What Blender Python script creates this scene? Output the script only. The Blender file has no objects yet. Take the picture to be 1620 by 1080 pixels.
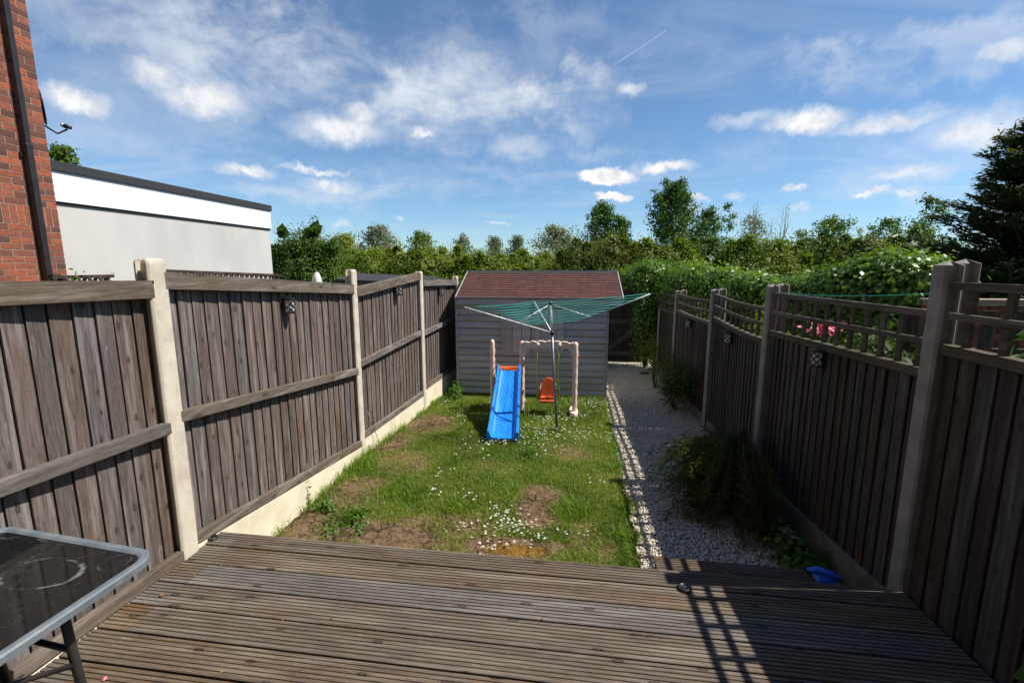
import bpy, math, random
import numpy as np
from mathutils import Vector, Matrix
random.seed(7); RNG = np.random.default_rng(7)
PI = math.pi
scene = bpy.context.scene

# ------------------------------------------------------------------ camera
F = 730.0; HY = 422.0; VX = 895.0; CX, CY = 810.0, 540.0; H = 1.9
PITCH = math.atan((CY - HY) / F); YAW = math.atan((VX - CX) * math.cos(PITCH) / F)
cam_d = bpy.data.cameras.new('camera'); cam = bpy.data.objects.new('camera', cam_d)
scene.collection.objects.link(cam)
cam.location = (0, 0, H); cam.rotation_euler = (PI / 2 - PITCH, 0, YAW)
cam_d.sensor_width = 36; cam_d.lens = F / 1620 * 36; cam_d.clip_start = .05; cam_d.clip_end = 5000
scene.camera = cam
fwd = np.array([-math.sin(YAW) * math.cos(PITCH), math.cos(YAW) * math.cos(PITCH), -math.sin(PITCH)])
rgt = np.array([math.cos(YAW), math.sin(YAW), 0]); upv = np.cross(rgt, fwd); CAM = np.array([0, 0, H])
def ray(x, y): return fwd + rgt * (x - CX) / F - upv * (y - CY) / F
def onz(x, y, z=0.): d = ray(x, y); return CAM + d * (z - H) / d[2]
def onx(x, y, X): d = ray(x, y); return CAM + d * X / d[0]
def ony(x, y, Y): d = ray(x, y); return CAM + d * Y / d[1]

# ------------------------------------------------------------------ light, sky, exposure
SUN_EL = math.radians(54.5); SUN_AZ = math.radians(86)      # azimuth measured from +Y towards +X
SKY_STRENGTH = .085; SUN_POWER = 5.0
scene.view_settings.view_transform = 'Standard'; scene.view_settings.look = 'None'
scene.view_settings.exposure = 0.36; scene.view_settings.gamma = 1.0
sun_d = bpy.data.lights.new('sun', 'SUN'); sun_d.energy = SUN_POWER; sun_d.angle = math.radians(.53); sun_d.color = (1, .95, .87)
sun = bpy.data.objects.new('sun', sun_d); scene.collection.objects.link(sun)
sv = Vector((math.sin(SUN_AZ) * math.cos(SUN_EL), math.cos(SUN_AZ) * math.cos(SUN_EL), math.sin(SUN_EL)))
sun.rotation_euler = sv.to_track_quat('Z', 'Y').to_euler(); sun.location = (30, 5, 40)

def lerp(a, b, t): return a + (b - a) * t
class NT:
    def __init__(s, tree): s.t = tree; s.n = tree.nodes; s.l = tree.links
    def new(s, typ, **kw):
        n = s.n.new(typ)
        for k, v in kw.items(): setattr(n, k, v)
        return n
    def link(s, a, b): s.l.new(a, b)
    def put(s, sock, v):
        if hasattr(v, 'is_linked') or hasattr(v, 'links'): s.link(v, sock)
        else: sock.default_value = v
    def math(s, op, a, b=0., c=0., clamp=False):
        n = s.new('ShaderNodeMath', operation=op, use_clamp=clamp)
        s.put(n.inputs[0], a); s.put(n.inputs[1], b); s.put(n.inputs[2], c); return n.outputs[0]
    def vmath(s, op, a, b=(0, 0, 0), scale=None):
        n = s.new('ShaderNodeVectorMath', operation=op); s.put(n.inputs[0], a); s.put(n.inputs[1], b)
        if scale is not None: s.put(n.inputs[3], scale)
        return n.outputs['Value'] if op in ('LENGTH', 'DOT_PRODUCT', 'DISTANCE') else n.outputs[0]
    def noise(s, vec, scale, detail=4., rough=.55, dist=0., dim='3D', w=0.):
        n = s.new('ShaderNodeTexNoise', noise_dimensions=dim); s.put(n.inputs['Vector'], vec)
        n.inputs['Scale'].default_value = scale; n.inputs['Detail'].default_value = detail
        n.inputs['Roughness'].default_value = rough; n.inputs['Distortion'].default_value = dist
        return n.outputs['Fac']
    def ramp(s, fac, stops, interp='LINEAR'):
        n = s.new('ShaderNodeValToRGB'); s.put(n.inputs[0], fac); r = n.color_ramp; r.interpolation = interp
        while len(r.elements) < len(stops): r.elements.new(.5)
        for e, (p, c) in zip(r.elements, stops):
            e.position = p; e.color = (c, c, c, 1) if isinstance(c, (int, float)) else (*c, 1)
        return n.outputs[0]
    def smooth(s, v, a, b, lo=0., hi=1.):
        n = s.new('ShaderNodeMapRange', interpolation_type='SMOOTHSTEP'); s.put(n.inputs[0], v)
        n.inputs[1].default_value = a; n.inputs[2].default_value = b; n.inputs[3].default_value = lo; n.inputs[4].default_value = hi
        return n.outputs[0]
    def mix(s, f, a, b, blend='MIX'):
        n = s.new('ShaderNodeMix', data_type='RGBA', blend_type=blend); s.put(n.inputs[0], f)
        for sock, v in ((n.inputs[6], a), (n.inputs[7], b)):
            if isinstance(v, tuple) and len(v) == 3: v = (*v, 1)
            s.put(sock, v)
        return n.outputs[2]
    def comb(s, x, y, z):
        n = s.new('ShaderNodeCombineXYZ')
        for i, v in enumerate((x, y, z)): s.put(n.inputs[i], v)
        return n.outputs[0]
    def sep(s, v):
        n = s.new('ShaderNodeSeparateXYZ'); s.put(n.inputs[0], v); return n.outputs

world = bpy.data.worlds.new('World'); scene.world = world; world.use_nodes = True
w = NT(world.node_tree); w.n.clear()
sky = w.new('ShaderNodeTexSky', sky_type='NISHITA'); sky.sun_disc = False; sky.sun_elevation = SUN_EL; sky.sun_rotation = SUN_AZ
sky.air_density = 1.0; sky.dust_density = .0; sky.ozone_density = 2.5
tc = w.new('ShaderNodeTexCoord'); D = tc.outputs['Generated']
sx, sy, sz = w.sep(D)
az = w.math('ARCTAN2', sx, sy); el = w.math('ARCSINE', sz)
nz1 = w.new('ShaderNodeTexNoise'); w.put(nz1.inputs['Vector'], D); nz1.inputs['Scale'].default_value = 9; nz1.inputs['Detail'].default_value = 9; nz1.inputs['Roughness'].default_value = .62
nz2 = w.new('ShaderNodeTexNoise'); w.put(nz2.inputs['Vector'], D); nz2.inputs['Scale'].default_value = 38; nz2.inputs['Detail'].default_value = 7; nz2.inputs['Roughness'].default_value = .6
off = w.vmath('SUBTRACT', nz1.outputs['Color'], (.5, .5, .5)); off2 = w.vmath('SUBTRACT', nz2.outputs['Color'], (.5, .5, .5))
uv0 = w.comb(az, el, 0.)
uvp = w.vmath('ADD', w.vmath('ADD', uv0, w.vmath('SCALE', off, scale=.05)), w.vmath('SCALE', off2, scale=.034))
uvs = w.vmath('ADD', uv0, w.vmath('SCALE', off, scale=.30))
def angs(x, y):
    d = ray(x, y); d = d / np.linalg.norm(d); return math.atan2(d[0], d[1]), math.asin(d[2])
# the clouds of that day: direction centre, half width and half height (as seen, in hundredths of a radian), opacity, edge softness
CUM = [(325,152,88,38,.85,.8),(250,118,55,34,.8,.95),(120,160,70,24,.9,.8),(540,205,82,26,.85,.8),(570,182,36,26,.8,.8),(665,206,26,10,.8,.8),
       (385,271,50,12,.9,.8),(500,267,58,7,.8,.95),(525,292,50,14,.8,.95),(450,305,90,12,.45,.9),(962,279,52,15,1.,.35),(1050,263,48,12,1.,.75),(972,312,34,8,1.,.35),
       (1000,142,22,10,.7,.95),(1275,190,72,18,.95,.75),(1400,192,110,16,.8,.95),(1540,205,110,34,.8,.95),(1440,272,100,15,.7,.95),(1375,301,38,7,.9,.8),(1440,299,24,6,.8,.8),
       (1255,299,20,6,.9,.8),(1100,314,18,7,.7,.8),(1160,312,20,6,.6,.95),(633,352,7,5,.7,.8),(540,353,14,7,.6,.95),(790,351,16,4,.6,.95),(1590,75,60,22,.7,.8),(820,235,50,20,.5,.8),
       (1180,190,50,13,.55,.8),(1262,332,20,6,.5,.95),(1090,330,20,6,.5,.95)]
SOFT = [(400,85,270,80,.85,1.),(630,140,250,90,.92,1.),(850,165,120,60,.85,.9),(530,60,260,50,.5,1.),(430,190,220,60,.35,1.),(1480,80,260,45,.42,1.),(1330,110,110,30,.4,1.),(780,60,300,50,.28,1.),
        (1470,240,260,60,.35,1.),(560,300,160,26,.3,1.),(730,285,300,20,.18,1.),(140,190,120,60,.25,1.),(1250,250,420,30,.14,1.),(930,240,110,20,.3,1.)]
def cloud_sum(lst, coords):
    acc = None
    for x, y, rx, ry, op, soft in lst:
        a, e = angs(x, y); a1, _ = angs(x + rx, y); _, e1 = angs(x, y - ry)
        v = w.vmath('DIVIDE', w.vmath('SUBTRACT', coords, (a, e, 0)), (abs(a1 - a), abs(e1 - e), 1))
        m = w.smooth(w.vmath('LENGTH', v), 1 + soft * .55, 1 - soft, 0, op)
        acc = m if acc is None else w.math('MAXIMUM', acc, m)
    return acc
cum = cloud_sum(CUM, uvp); soft = cloud_sum(SOFT, uvs)
pl = w.vmath('SCALE', D, scale=w.math('DIVIDE', 1., w.math('MAXIMUM', w.math('ADD', sz, .08), .05)))
rot = w.new('ShaderNodeMapping'); w.put(rot.inputs[0], pl); rot.inputs['Rotation'].default_value = (0, 0, math.radians(35)); rot.inputs['Scale'].default_value = (.6, 1.25, 1)
fil = w.noise(rot.outputs[0], 1.1, 9, .6, .9)
streak = w.smooth(fil, .42, .78, 0, .5)
breaks = w.smooth(w.noise(w.vmath('MULTIPLY', D, (1, 1, 1.7)), 5.5, 9, .6, .3), .34, .60, .12, 1.)
soft2 = w.math('MULTIPLY', soft, w.math('ADD', w.math('MULTIPLY', breaks, 1.), w.math('MULTIPLY', streak, .4)))
low = w.smooth(el, 0., .12, 0., 1.)
cir = w.math('MULTIPLY', streak, w.math('MULTIPLY', low, .5))
cloud = w.math('MAXIMUM', cum, w.math('ADD', w.math('MULTIPLY', soft2, .9), cir, clamp=True), clamp=True)
def trail(x0, y0, x1, y1, wid, op):
    p0 = np.array(angs(x0, y0)); p1 = np.array(angs(x1, y1)); L = np.linalg.norm(p1 - p0); t = (p1 - p0) / L
    v = w.vmath('SUBTRACT', w.vmath('ADD', uv0, w.vmath('SCALE', off2, scale=.006)), (p0[0], p0[1], 0))
    s_ = w.vmath('DOT_PRODUCT', v, (t[0], t[1], 0)); n_ = w.math('ABSOLUTE', w.vmath('DOT_PRODUCT', v, (-t[1], t[0], 0)))
    a = w.smooth(n_, wid, 0, 0, op); b = w.smooth(s_, 0, L * .35); c = w.smooth(s_, L, L * .96)
    return w.math('MULTIPLY', w.math('MULTIPLY', a, b), c)
cloud = w.math('MAXIMUM', cloud, trail(950, 115, 1057, 46, .0026, .33)); cloud = w.math('MAXIMUM', cloud, trail(1180, 285, 1222, 235, .003, .22))
shade = w.smooth(nz2.outputs['Fac'], .3, .62, .0, 1.)
ccol = w.mix(shade, (6.6, 6.8, 7.3), (9.8, 9.7, 9.6)); ccol = w.mix(w.smooth(cum, .3, .95), (7.4, 7.9, 8.6), ccol)
skyc = w.mix(1., sky.outputs[0], w.mix(w.smooth(el, 0., .35), (.78, 1.0, 1.22), (.86, 1.02, 1.14)), 'MULTIPLY')
full = w.mix(cloud, skyc, ccol)
bg = w.new('ShaderNodeBackground'); w.put(bg.inputs[0], full); bg.inputs[1].default_value = SKY_STRENGTH
wo = w.new('ShaderNodeOutputWorld'); w.link(bg.outputs[0], wo.inputs[0])

# ------------------------------------------------------------------ mesh helpers
class MB:
    def __init__(s): s.v = []; s.f = []; s.r = []; s.m = []; s.n = 0; s.sm = []
    def add(s, verts, faces, rnd=None, mi=0, smooth=False):
        verts = np.asarray(verts, float).reshape(-1, 3); b = s.n
        s.v.append(verts); s.n += len(verts)
        if rnd is None: rnd = random.random()
        for f in faces: s.f.append([i + b for i in f]); s.r.append(rnd); s.m.append(mi); s.sm.append(smooth)
        return s
    def hexa(s, p, rnd=None, mi=0):       # 8 points: bottom ring 0-3 then top ring 4-7
        return s.add(p, [(3, 2, 1, 0), (4, 5, 6, 7), (0, 1, 5, 4), (1, 2, 6, 5), (2, 3, 7, 6), (3, 0, 4, 7)], rnd, mi)
    def box(s, x0, x1, y0, y1, z0, z1, rnd=None, mi=0):
        return s.hexa([(x0, y0, z0), (x1, y0, z0), (x1, y1, z0), (x0, y1, z0), (x0, y0, z1), (x1, y0, z1), (x1, y1, z1), (x0, y1, z1)], rnd, mi)
    def bar(s, a, b, wd, th, side=None, rnd=None, mi=0):   # rectangular bar a->b; wd along 'side', th along the third axis
        a = np.array(a, float); b = np.array(b, float); d = b - a; d /= np.linalg.norm(d)
        sd = np.array(side if side is not None else (0, 0, 1.), float); sd = sd - d * (sd @ d); sd /= np.linalg.norm(sd)
        t = np.cross(d, sd); P = []
        for q in (a, b):
            for i, j in ((-1, -1), (1, -1), (1, 1), (-1, 1)): P.append(q + sd * wd / 2 * i + t * th / 2 * j)
        return s.hexa(P, rnd, mi)
    def tube(s, pts, r, seg=8, rnd=None, mi=0, cap=True):
        pts = [np.array(p, float) for p in pts]; n = len(pts); rs = r if hasattr(r, '__len__') else [r] * n
        V = []; Fs = []; prev = None
        for i, p in enumerate(pts):
            d = pts[min(i + 1, n - 1)] - pts[max(i - 1, 0)]; d /= max(np.linalg.norm(d), 1e-9)
            u = prev if prev is not None else (np.array([1., 0, 0]) if abs(d[0]) < .8 else np.array([0, 1., 0]))
            u = u - d * (u @ d); u /= np.linalg.norm(u); prev = u; t = np.cross(d, u)
            for k in range(seg):
                a = 2 * PI * k / seg; V.append(p + (u * math.cos(a) + t * math.sin(a)) * rs[i])
        for i in range(n - 1):
            for k in range(seg):
                k2 = (k + 1) % seg; Fs.append((i * seg + k, i * seg + k2, (i + 1) * seg + k2, (i + 1) * seg + k))
        if cap: Fs.append(tuple(range(seg))[::-1]); Fs.append(tuple((n - 1) * seg + k for k in range(seg)))
        return s.add(V, Fs, rnd, mi, True)
    def prism(s, poly, a, b, rnd=None, mi=0):   # poly: list of 3-D points, extruded from offset a to offset b
        poly = np.array(poly, float); n = len(poly); a = np.array(a, float); b = np.array(b, float)
        V = np.vstack([poly + a, poly + b])
        Fs = [tuple(range(n))[::-1], tuple(range(n, 2 * n))] + [(i, (i + 1) % n, n + (i + 1) % n, n + i) for i in range(n)]
        return s.add(V, Fs, rnd, mi)
    def build(s, name, mat, parent=None, origin=None, bevel=0, coll=None):
        V = np.vstack(s.v) if s.v else np.zeros((0, 3))
        o = mesh_obj(name, V, s.f, mat, parent, origin, s.r, s.m if any(s.m) else None, s.sm)
        if bevel:
            m = o.modifiers.new('bevel', 'BEVEL'); m.width = bevel; m.segments = 2; m.limit_method = 'ANGLE'
        return o
def root_loc(p):
    while p.parent: p = p.parent
    return np.array(p.location)
def mesh_obj(name, V, faces, mat, parent=None, origin=None, rnd=None, mi=None, smooth=None):
    L = root_loc(parent) if parent is not None else np.array(origin if origin is not None else (0, 0, 0), float)
    me = bpy.data.meshes.new(name)
    V = np.asarray(V, float) - L
    if isinstance(faces, np.ndarray):
        k = faces.shape[1]; nf = len(faces)
        me.vertices.add(len(V)); me.vertices.foreach_set('co', V.astype(np.float32).ravel())
        me.loops.add(nf * k); me.loops.foreach_set('vertex_index', faces.astype(np.int32).ravel())
        me.polygons.add(nf); me.polygons.foreach_set('loop_start', np.arange(0, nf * k, k, dtype=np.int32))
        me.update(calc_edges=True); me.validate()
    else: me.from_pydata([tuple(p) for p in V], [], faces); me.update()
    if rnd is not None:
        at = me.attributes.new('rnd', 'FLOAT', 'FACE'); at.data.foreach_set('value', np.asarray(rnd, np.float32))
    if mi is not None: me.polygons.foreach_set('material_index', np.asarray(mi, np.int32))
    if smooth is not None: me.polygons.foreach_set('use_smooth', np.asarray(smooth, bool))
    for m in (mat if isinstance(mat, (list, tuple)) else [mat]): me.materials.append(m)
    o = bpy.data.objects.new(name, me); scene.collection.objects.link(o)
    if parent is not None: o.parent = parent
    else: o.location = L
    return o
def tag(o, label=None, cat=None, group=None, kind=None):
    if label: o['label'] = label
    if cat: o['category'] = cat
    if group: o['group'] = group
    if kind: o['kind'] = kind
    return o
def thing(name, loc, label, cat, group=None):
    o = bpy.data.objects.new(name, None); o.location = tuple(float(v) for v in loc); o.empty_display_size = .1
    scene.collection.objects.link(o); return tag(o, label, cat, group)

# ------------------------------------------------------------------ materials
def newmat(name):
    m = bpy.data.materials.new(name); m.use_nodes = True; t = NT(m.node_tree); t.n.clear()
    out = t.new('ShaderNodeOutputMaterial'); p = t.new('ShaderNodeBsdfPrincipled'); t.link(p.outputs[0], out.inputs[0])
    return m, t, p, out
def objc(t): return t.new('ShaderNodeTexCoord').outputs['Object']
def rndv(t):
    a = t.new('ShaderNodeAttribute', attribute_name='rnd'); return a.outputs['Fac']
def bump(t, p, h, strength=.4, dist=.01):
    b = t.new('ShaderNodeBump'); b.inputs['Strength'].default_value = strength; b.inputs['Distance'].default_value = dist
    t.put(b.inputs['Height'], h); t.link(b.outputs[0], p.inputs['Normal'])
def simple(name, c1, c2=None, rough=.6, scale=6., stretch=(1, 1, 1), spec=.5, metal=0., bmp=0., bdist=.005, vary=.0, detail=5, lo=.35, hi=.65, speck=None):
    m, t, p, _ = newmat(name); c2 = c2 or tuple(v * .75 for v in c1)
    v = t.vmath('MULTIPLY', objc(t), stretch); n = t.noise(v, scale, detail, .6)
    col = t.mix(t.smooth(n, lo, hi), c1, c2)
    if vary:
        r = rndv(t); wn = t.new('ShaderNodeTexWhiteNoise', noise_dimensions='1D'); t.put(wn.inputs['W'], r)
        col = t.mix(1., col, t.mix(wn.outputs['Value'], (1 - vary,) * 3, (1 + vary,) * 3), 'MULTIPLY')
    if speck:
        sc, thr, sccol = speck; s2 = t.noise(objc(t), sc, 3, .7); col = t.mix(t.smooth(s2, thr, thr + .06), col, sccol)
    t.put(p.inputs['Base Color'], col); p.inputs['Roughness'].default_value = rough
    p.inputs['Specular IOR Level'].default_value = spec; p.inputs['Metallic'].default_value = metal
    if bmp: bump(t, p, n, bmp, bdist)
    return m
def wood(name, dark, mid, light, axis='z', warm=(.16, .09, .055), knots=True, rough=.85, green=0., vary=.3):
    m, t, p, _ = newmat(name); o = objc(t); r = rndv(t)
    wn = t.new('ShaderNodeTexWhiteNoise', noise_dimensions='1D'); t.put(wn.inputs['W'], r)
    o = t.vmath('ADD', o, t.vmath('SCALE', wn.outputs['Color'], scale=23.))
    al = {'z': (1, 1, .07), 'x': (.07, 1, 1), 'y': (1, .07, 1)}[axis]; al2 = {'z': (1, 1, .3), 'x': (.3, 1, 1), 'y': (1, .3, 1)}[axis]
    lo_ = t.vmath('MULTIPLY', o, al); wob = t.noise(t.vmath('MULTIPLY', o, al2), 7, 3, .5)
    lo2 = t.vmath('ADD', lo_, t.vmath('SCALE', (1, 1, 1), scale=t.math('MULTIPLY', wob, .05)))
    grain = t.noise(lo2, 95, 6, .68); streak = t.noise(lo_, 22, 5, .6, .3); blot = t.noise(t.vmath('MULTIPLY', o, al2), 5.5, 5, .65)
    col = t.mix(t.smooth(grain, .3, .7), dark, mid)
    col = t.mix(t.math('MULTIPLY', t.smooth(streak, .45, .72), .75), col, light)
    col = t.mix(t.math('MULTIPLY', t.smooth(blot, .52, .7), .55), col, warm)
    fine = t.noise(lo_, 260, 3, .7); col = t.mix(t.math('MULTIPLY', t.smooth(fine, .57, .68), .45), col, tuple(v * .45 for v in dark))
    h = t.math('ADD', grain, t.math('MULTIPLY', fine, .5))
    if knots:
        ox, oy, oz = t.sep(o); ac, al_ = {'z': (oy, oz), 'x': (oy, ox), 'y': (oz, oy)}[axis]
        vo = t.new('ShaderNodeTexVoronoi', voronoi_dimensions='2D'); t.put(vo.inputs['Vector'], t.comb(t.math('MULTIPLY', ac, 8.), t.math('MULTIPLY', al_, 4.2 if axis == 'z' else 2.6), 0.)); vo.inputs['Scale'].default_value = 1.
        gate_ = t.smooth(t.sep(vo.outputs['Color'])[0], .45, .5, 1., 0.)
        d = t.math('ADD', t.math('ADD', vo.outputs['Distance'], gate_), t.math('MULTIPLY', t.math('SUBTRACT', wob, .5), .10))
        rings = t.math('SINE', t.math('MULTIPLY', d, 130.))
        around = t.smooth(d, .22, .08, 0, .5)
        col = t.mix(t.math('MULTIPLY', around, t.smooth(rings, -.2, .9)), col, tuple(v * .55 for v in dark))
        col = t.mix(t.smooth(d, .1, .055, 0, .85), col, (.025, .017, .012)); col = t.mix(t.smooth(d, .05, .02, 0, .35), col, mid)
    pale = t.noise(t.vmath('MULTIPLY', o, al2), 40, 6, .75); col = t.mix(t.math('MULTIPLY', t.smooth(pale, .6, .75), .5), col, tuple(min(1, v * 1.5) for v in light))
    hv = t.new('ShaderNodeHueSaturation'); t.put(hv.inputs['Color'], col)
    sp = t.sep(wn.outputs['Color']); t.put(hv.inputs['Value'], t.math('ADD', 1 - vary, t.math('MULTIPLY', sp[0], 2 * vary)))
    t.put(hv.inputs['Saturation'], t.math('ADD', .6, t.math('MULTIPLY', sp[1], .8)))
    col = hv.outputs[0]
    if green:
        g = t.noise(objc(t), 9, 6, .7); col = t.mix(t.math('MULTIPLY', t.smooth(g, .48, .66), green), col, (.07, .075, .025))
    t.put(p.inputs['Base Color'], col); p.inputs['Roughness'].default_value = rough; p.inputs['Specular IOR Level'].default_value = .3
    bump(t, p, h, .7, .004)
    return m
def foliage(name, c1, c2, c3=None, gloss=.0, trans=.35, rough=.45):
    m, t, p, out = newmat(name); r = rndv(t)
    big = t.noise(objc(t), .9, 3, .6)
    col = t.mix(r, c1, c2); col = t.mix(t.math('MULTIPLY', t.smooth(big, .4, .65), .6), col, c3 or c2)
    t.put(p.inputs['Base Color'], col); p.inputs['Roughness'].default_value = rough; p.inputs['Specular IOR Level'].default_value = .25 + gloss
    tr = t.new('ShaderNodeBsdfTranslucent'); t.put(tr.inputs[0], t.mix(1., col, (1.5, 1.6, .5), 'MULTIPLY'))
    ms = t.new('ShaderNodeMixShader'); ms.inputs[0].default_value = trans
    t.link(p.outputs[0], ms.inputs[1]); t.link(tr.outputs[0], ms.inputs[2]); t.link(ms.outputs[0], out.inputs[0])
    return m
M = {}
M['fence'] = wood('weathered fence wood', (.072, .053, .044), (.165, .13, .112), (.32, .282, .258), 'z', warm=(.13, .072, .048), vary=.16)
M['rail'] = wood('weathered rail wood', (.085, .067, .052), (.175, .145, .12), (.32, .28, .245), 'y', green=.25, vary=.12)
M['fence_r'] = wood('brown wood darkened for shade', (.032, .024, .019), (.073, .054, .043), (.15, .12, .1), 'z', warm=(.075, .043, .027), vary=.25)  # darker brown timber, lowered further to put the right side's shade into it
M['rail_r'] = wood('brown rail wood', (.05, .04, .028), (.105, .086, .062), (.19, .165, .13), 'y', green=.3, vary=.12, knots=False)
M['deck'] = wood('deck wood', (.085, .064, .047), (.155, .122, .092), (.25, .213, .17), 'x', warm=(.15, .092, .048), knots=True, vary=.12, rough=.75)
M['darkwood'] = wood('dark brown wood', (.035, .026, .02), (.07, .052, .04), (.12, .1, .08), 'z', vary=.2)  # one dark brown for back fence, gate, frames and small sheds
M['gap_shade'] = simple('gap shade backing', (.03, .023, .018), (.018, .014, .011), .95, 10, spec=.1)  # near-black sheet behind the boards, paints shade into their gaps
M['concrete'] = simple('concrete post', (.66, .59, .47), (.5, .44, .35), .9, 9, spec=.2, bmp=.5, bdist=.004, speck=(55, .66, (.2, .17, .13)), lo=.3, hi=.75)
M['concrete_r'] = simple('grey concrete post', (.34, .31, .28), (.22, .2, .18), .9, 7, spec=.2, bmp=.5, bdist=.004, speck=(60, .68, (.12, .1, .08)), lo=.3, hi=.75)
M['concrete_d'] = simple('dark concrete board', (.2, .175, .14), (.13, .115, .09), .9, 7, spec=.2, bmp=.5, bdist=.004)  # darker concrete for the right fence's gravel boards
M['gravelboard'] = simple('pale concrete board', (.82, .74, .56), (.66, .57, .41), .9, 5, spec=.2, bmp=.4, bdist=.004, speck=(70, .7, (.33, .25, .16)), lo=.3, hi=.8)

def brick_mat():
    m, t, p, _ = newmat('red brick'); r = rndv(t); wn = t.new('ShaderNodeTexWhiteNoise', noise_dimensions='1D'); t.put(wn.inputs['W'], r)
    sp = t.sep(wn.outputs['Color'])
    col = t.ramp(sp[0], [(0., (.11, .055, .045)), (.25, (.2, .075, .052)), (.5, (.31, .095, .055)), (.75, (.42, .12, .058)), (1., (.17, .085, .065))])
    o = objc(t); o2 = t.vmath('ADD', o, t.vmath('SCALE', wn.outputs['Color'], scale=9.))
    n = t.noise(t.vmath('MULTIPLY', o2, (1, 1, 2.5)), 14, 5, .65); col = t.mix(t.math('MULTIPLY', t.smooth(n, .45, .65), .6), col, (.11, .06, .05))
    n2 = t.noise(o2, 120, 4, .7); col = t.mix(t.math('MULTIPLY', t.smooth(n2, .6, .72), .5), col, (.5, .3, .2))
    t.put(p.inputs['Base Color'], col); p.inputs['Roughness'].default_value = .9; p.inputs['Specular IOR Level'].default_value = .2
    bump(t, p, t.math('ADD', n2, n), .6, .004); return m
M['brick'] = brick_mat()
M['mortar'] = simple('mortar', (.42, .35, .27), (.3, .24, .18), .95, 30, spec=.1, bmp=.6)
M['render'] = simple('grey render', (.60, .575, .54), (.50, .48, .455), .95, 1.1, stretch=(1, 1, .45), spec=.15, bmp=.3, bdist=.002, detail=8, lo=.3, hi=.75)
M['white_pvc'] = simple('white fascia', (.86, .87, .88), (.82, .83, .85), .35, 2, spec=.5)
M['felt'] = simple('roof felt', (.035, .036, .04), (.06, .06, .065), .9, 60, spec=.2, bmp=.5)
M['black'] = simple('black plastic', (.018, .016, .016), (.028, .024, .022), .35, 8, spec=.5)
M['black_metal'] = simple('black painted metal', (.02, .02, .022), (.04, .038, .036), .4, 12)
M['grey_trim'] = simple('grey coated metal', (.12, .145, .165), (.17, .195, .215), .45, 14, spec=.5, bmp=.1)
M['silver'] = simple('aluminium', (.78, .79, .8), (.68, .69, .7), .4, 20, metal=.15)
M['steel_dark'] = simple('galvanised steel', (.2, .21, .22), (.3, .31, .32), .45, 20, metal=.6)
M['green_line'] = simple('green clothes line', (.02, .42, .33), (.03, .5, .4), .5, 8)
M['blue'] = simple('blue plastic', (.012, .24, .84), (.03, .31, .9), .3, 6, stretch=(4, .4, 1), spec=.6, bmp=.05)
M['orange'] = simple('orange plastic', (.68, .12, .025), (.56, .09, .02), .45, 5)
M['pink'] = simple('faded pink plastic', (.85, .69, .60), (.74, .56, .47), .55, 14, bmp=.2, speck=(24, .64, (.5, .33, .25)))
M['lime'] = simple('lime plastic', (.48, .6, .04), (.38, .5, .03), .5, 10)
M['diffuser'] = simple('white plastic diffuser', (.75, .76, .78), (.68, .69, .7), .3, 10)
M['white'] = simple('white plaster', (.8, .79, .76), (.65, .64, .6), .7, 10)
M['shed'] = simple('grey painted wood', (.5, .505, .52), (.38, .385, .395), .5, 5, stretch=(.25, 1, 3), spec=.5, bmp=.25, vary=.12, detail=8)
M['shed_light'] = simple('pale grey painted trim', (.4, .41, .43), (.27, .27, .27), .6, 20, spec=.3, bmp=.3)
M['pebble'] = simple('gravel stones', (.72, .64, .52), (.58, .51, .41), .75, 40, vary=.22, spec=.3)
M['bark'] = simple('bark', (.11, .085, .06), (.06, .045, .03), .95, 12, stretch=(1, 1, .3), bmp=.8)
M['bare'] = simple('bare branches', (.3, .27, .23), (.2, .17, .14), .9, 12)
M['toyblue'] = simple('bright blue plastic', (.01, .12, .7), (.01, .16, .8), .35, 8)
M['petal'] = simple('daisy petals', (.86, .86, .84), (.8, .8, .8), .6, 10)
M['yolk'] = simple('daisy centre', (.75, .5, .03), (.6, .4, .02), .7, 10)
M['pinkflower'] = simple('pink blossom', (.75, .09, .14), (.8, .3, .35), .6, 30)
M['yellowleaf'] = foliage('yellow leaf', (.55, .42, .02), (.4, .42, .04), trans=.45)
M['stem'] = simple('green stem', (.12, .17, .05), (.2, .2, .07), .7, 10)
M['strawst'] = simple('straw', (.45, .38, .2), (.35, .3, .15), .8, 10)
M['dryleaf'] = simple('dry leaf', (.35, .17, .05), (.25, .1, .03), .8, 10)
M['hedge'] = foliage('hedge leaf', (.085, .135, .012), (.23, .3, .035), (.18, .23, .022))
M['hedge_y'] = foliage('hedge leaf yellow', (.12, .16, .018), (.3, .34, .05), (.22, .25, .03))
M['dark_leaf'] = foliage('bush leaf', (.045, .09, .012), (.14, .215, .03), (.09, .145, .02))
M['olive'] = foliage('olive leaf', (.07, .105, .014), (.19, .21, .035), (.13, .15, .022))
M['poplar'] = foliage('poplar leaf', (.045, .10, .02), (.13, .22, .045), (.09, .15, .03))
M['willow'] = foliage('willow leaf', (.16, .19, .13), (.25, .27, .2), (.2, .22, .15))
M['vine'] = foliage('vine leaf', (.055, .13, .01), (.22, .34, .03), (.15, .25, .018), gloss=.35, rough=.4)
M['conifer'] = foliage('conifer spray', (.018, .034, .01), (.05, .068, .02), (.035, .045, .014), trans=.2, rough=.7)
M['sunlit_tip'] = foliage('sunlit tip tint', (.10, .11, .03), (.15, .14, .045), trans=.3)  # paler tone paints the spray tips as sunlit
M['maple'] = foliage('maple leaf', (.045, .065, .01), (.10, .12, .016), trans=.4)
M['rose'] = foliage('shrub leaf', (.03, .06, .015), (.09, .14, .03), trans=.35)
M['weed'] = foliage('weed leaf', (.06, .13, .02), (.13, .24, .04), trans=.4)
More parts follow.
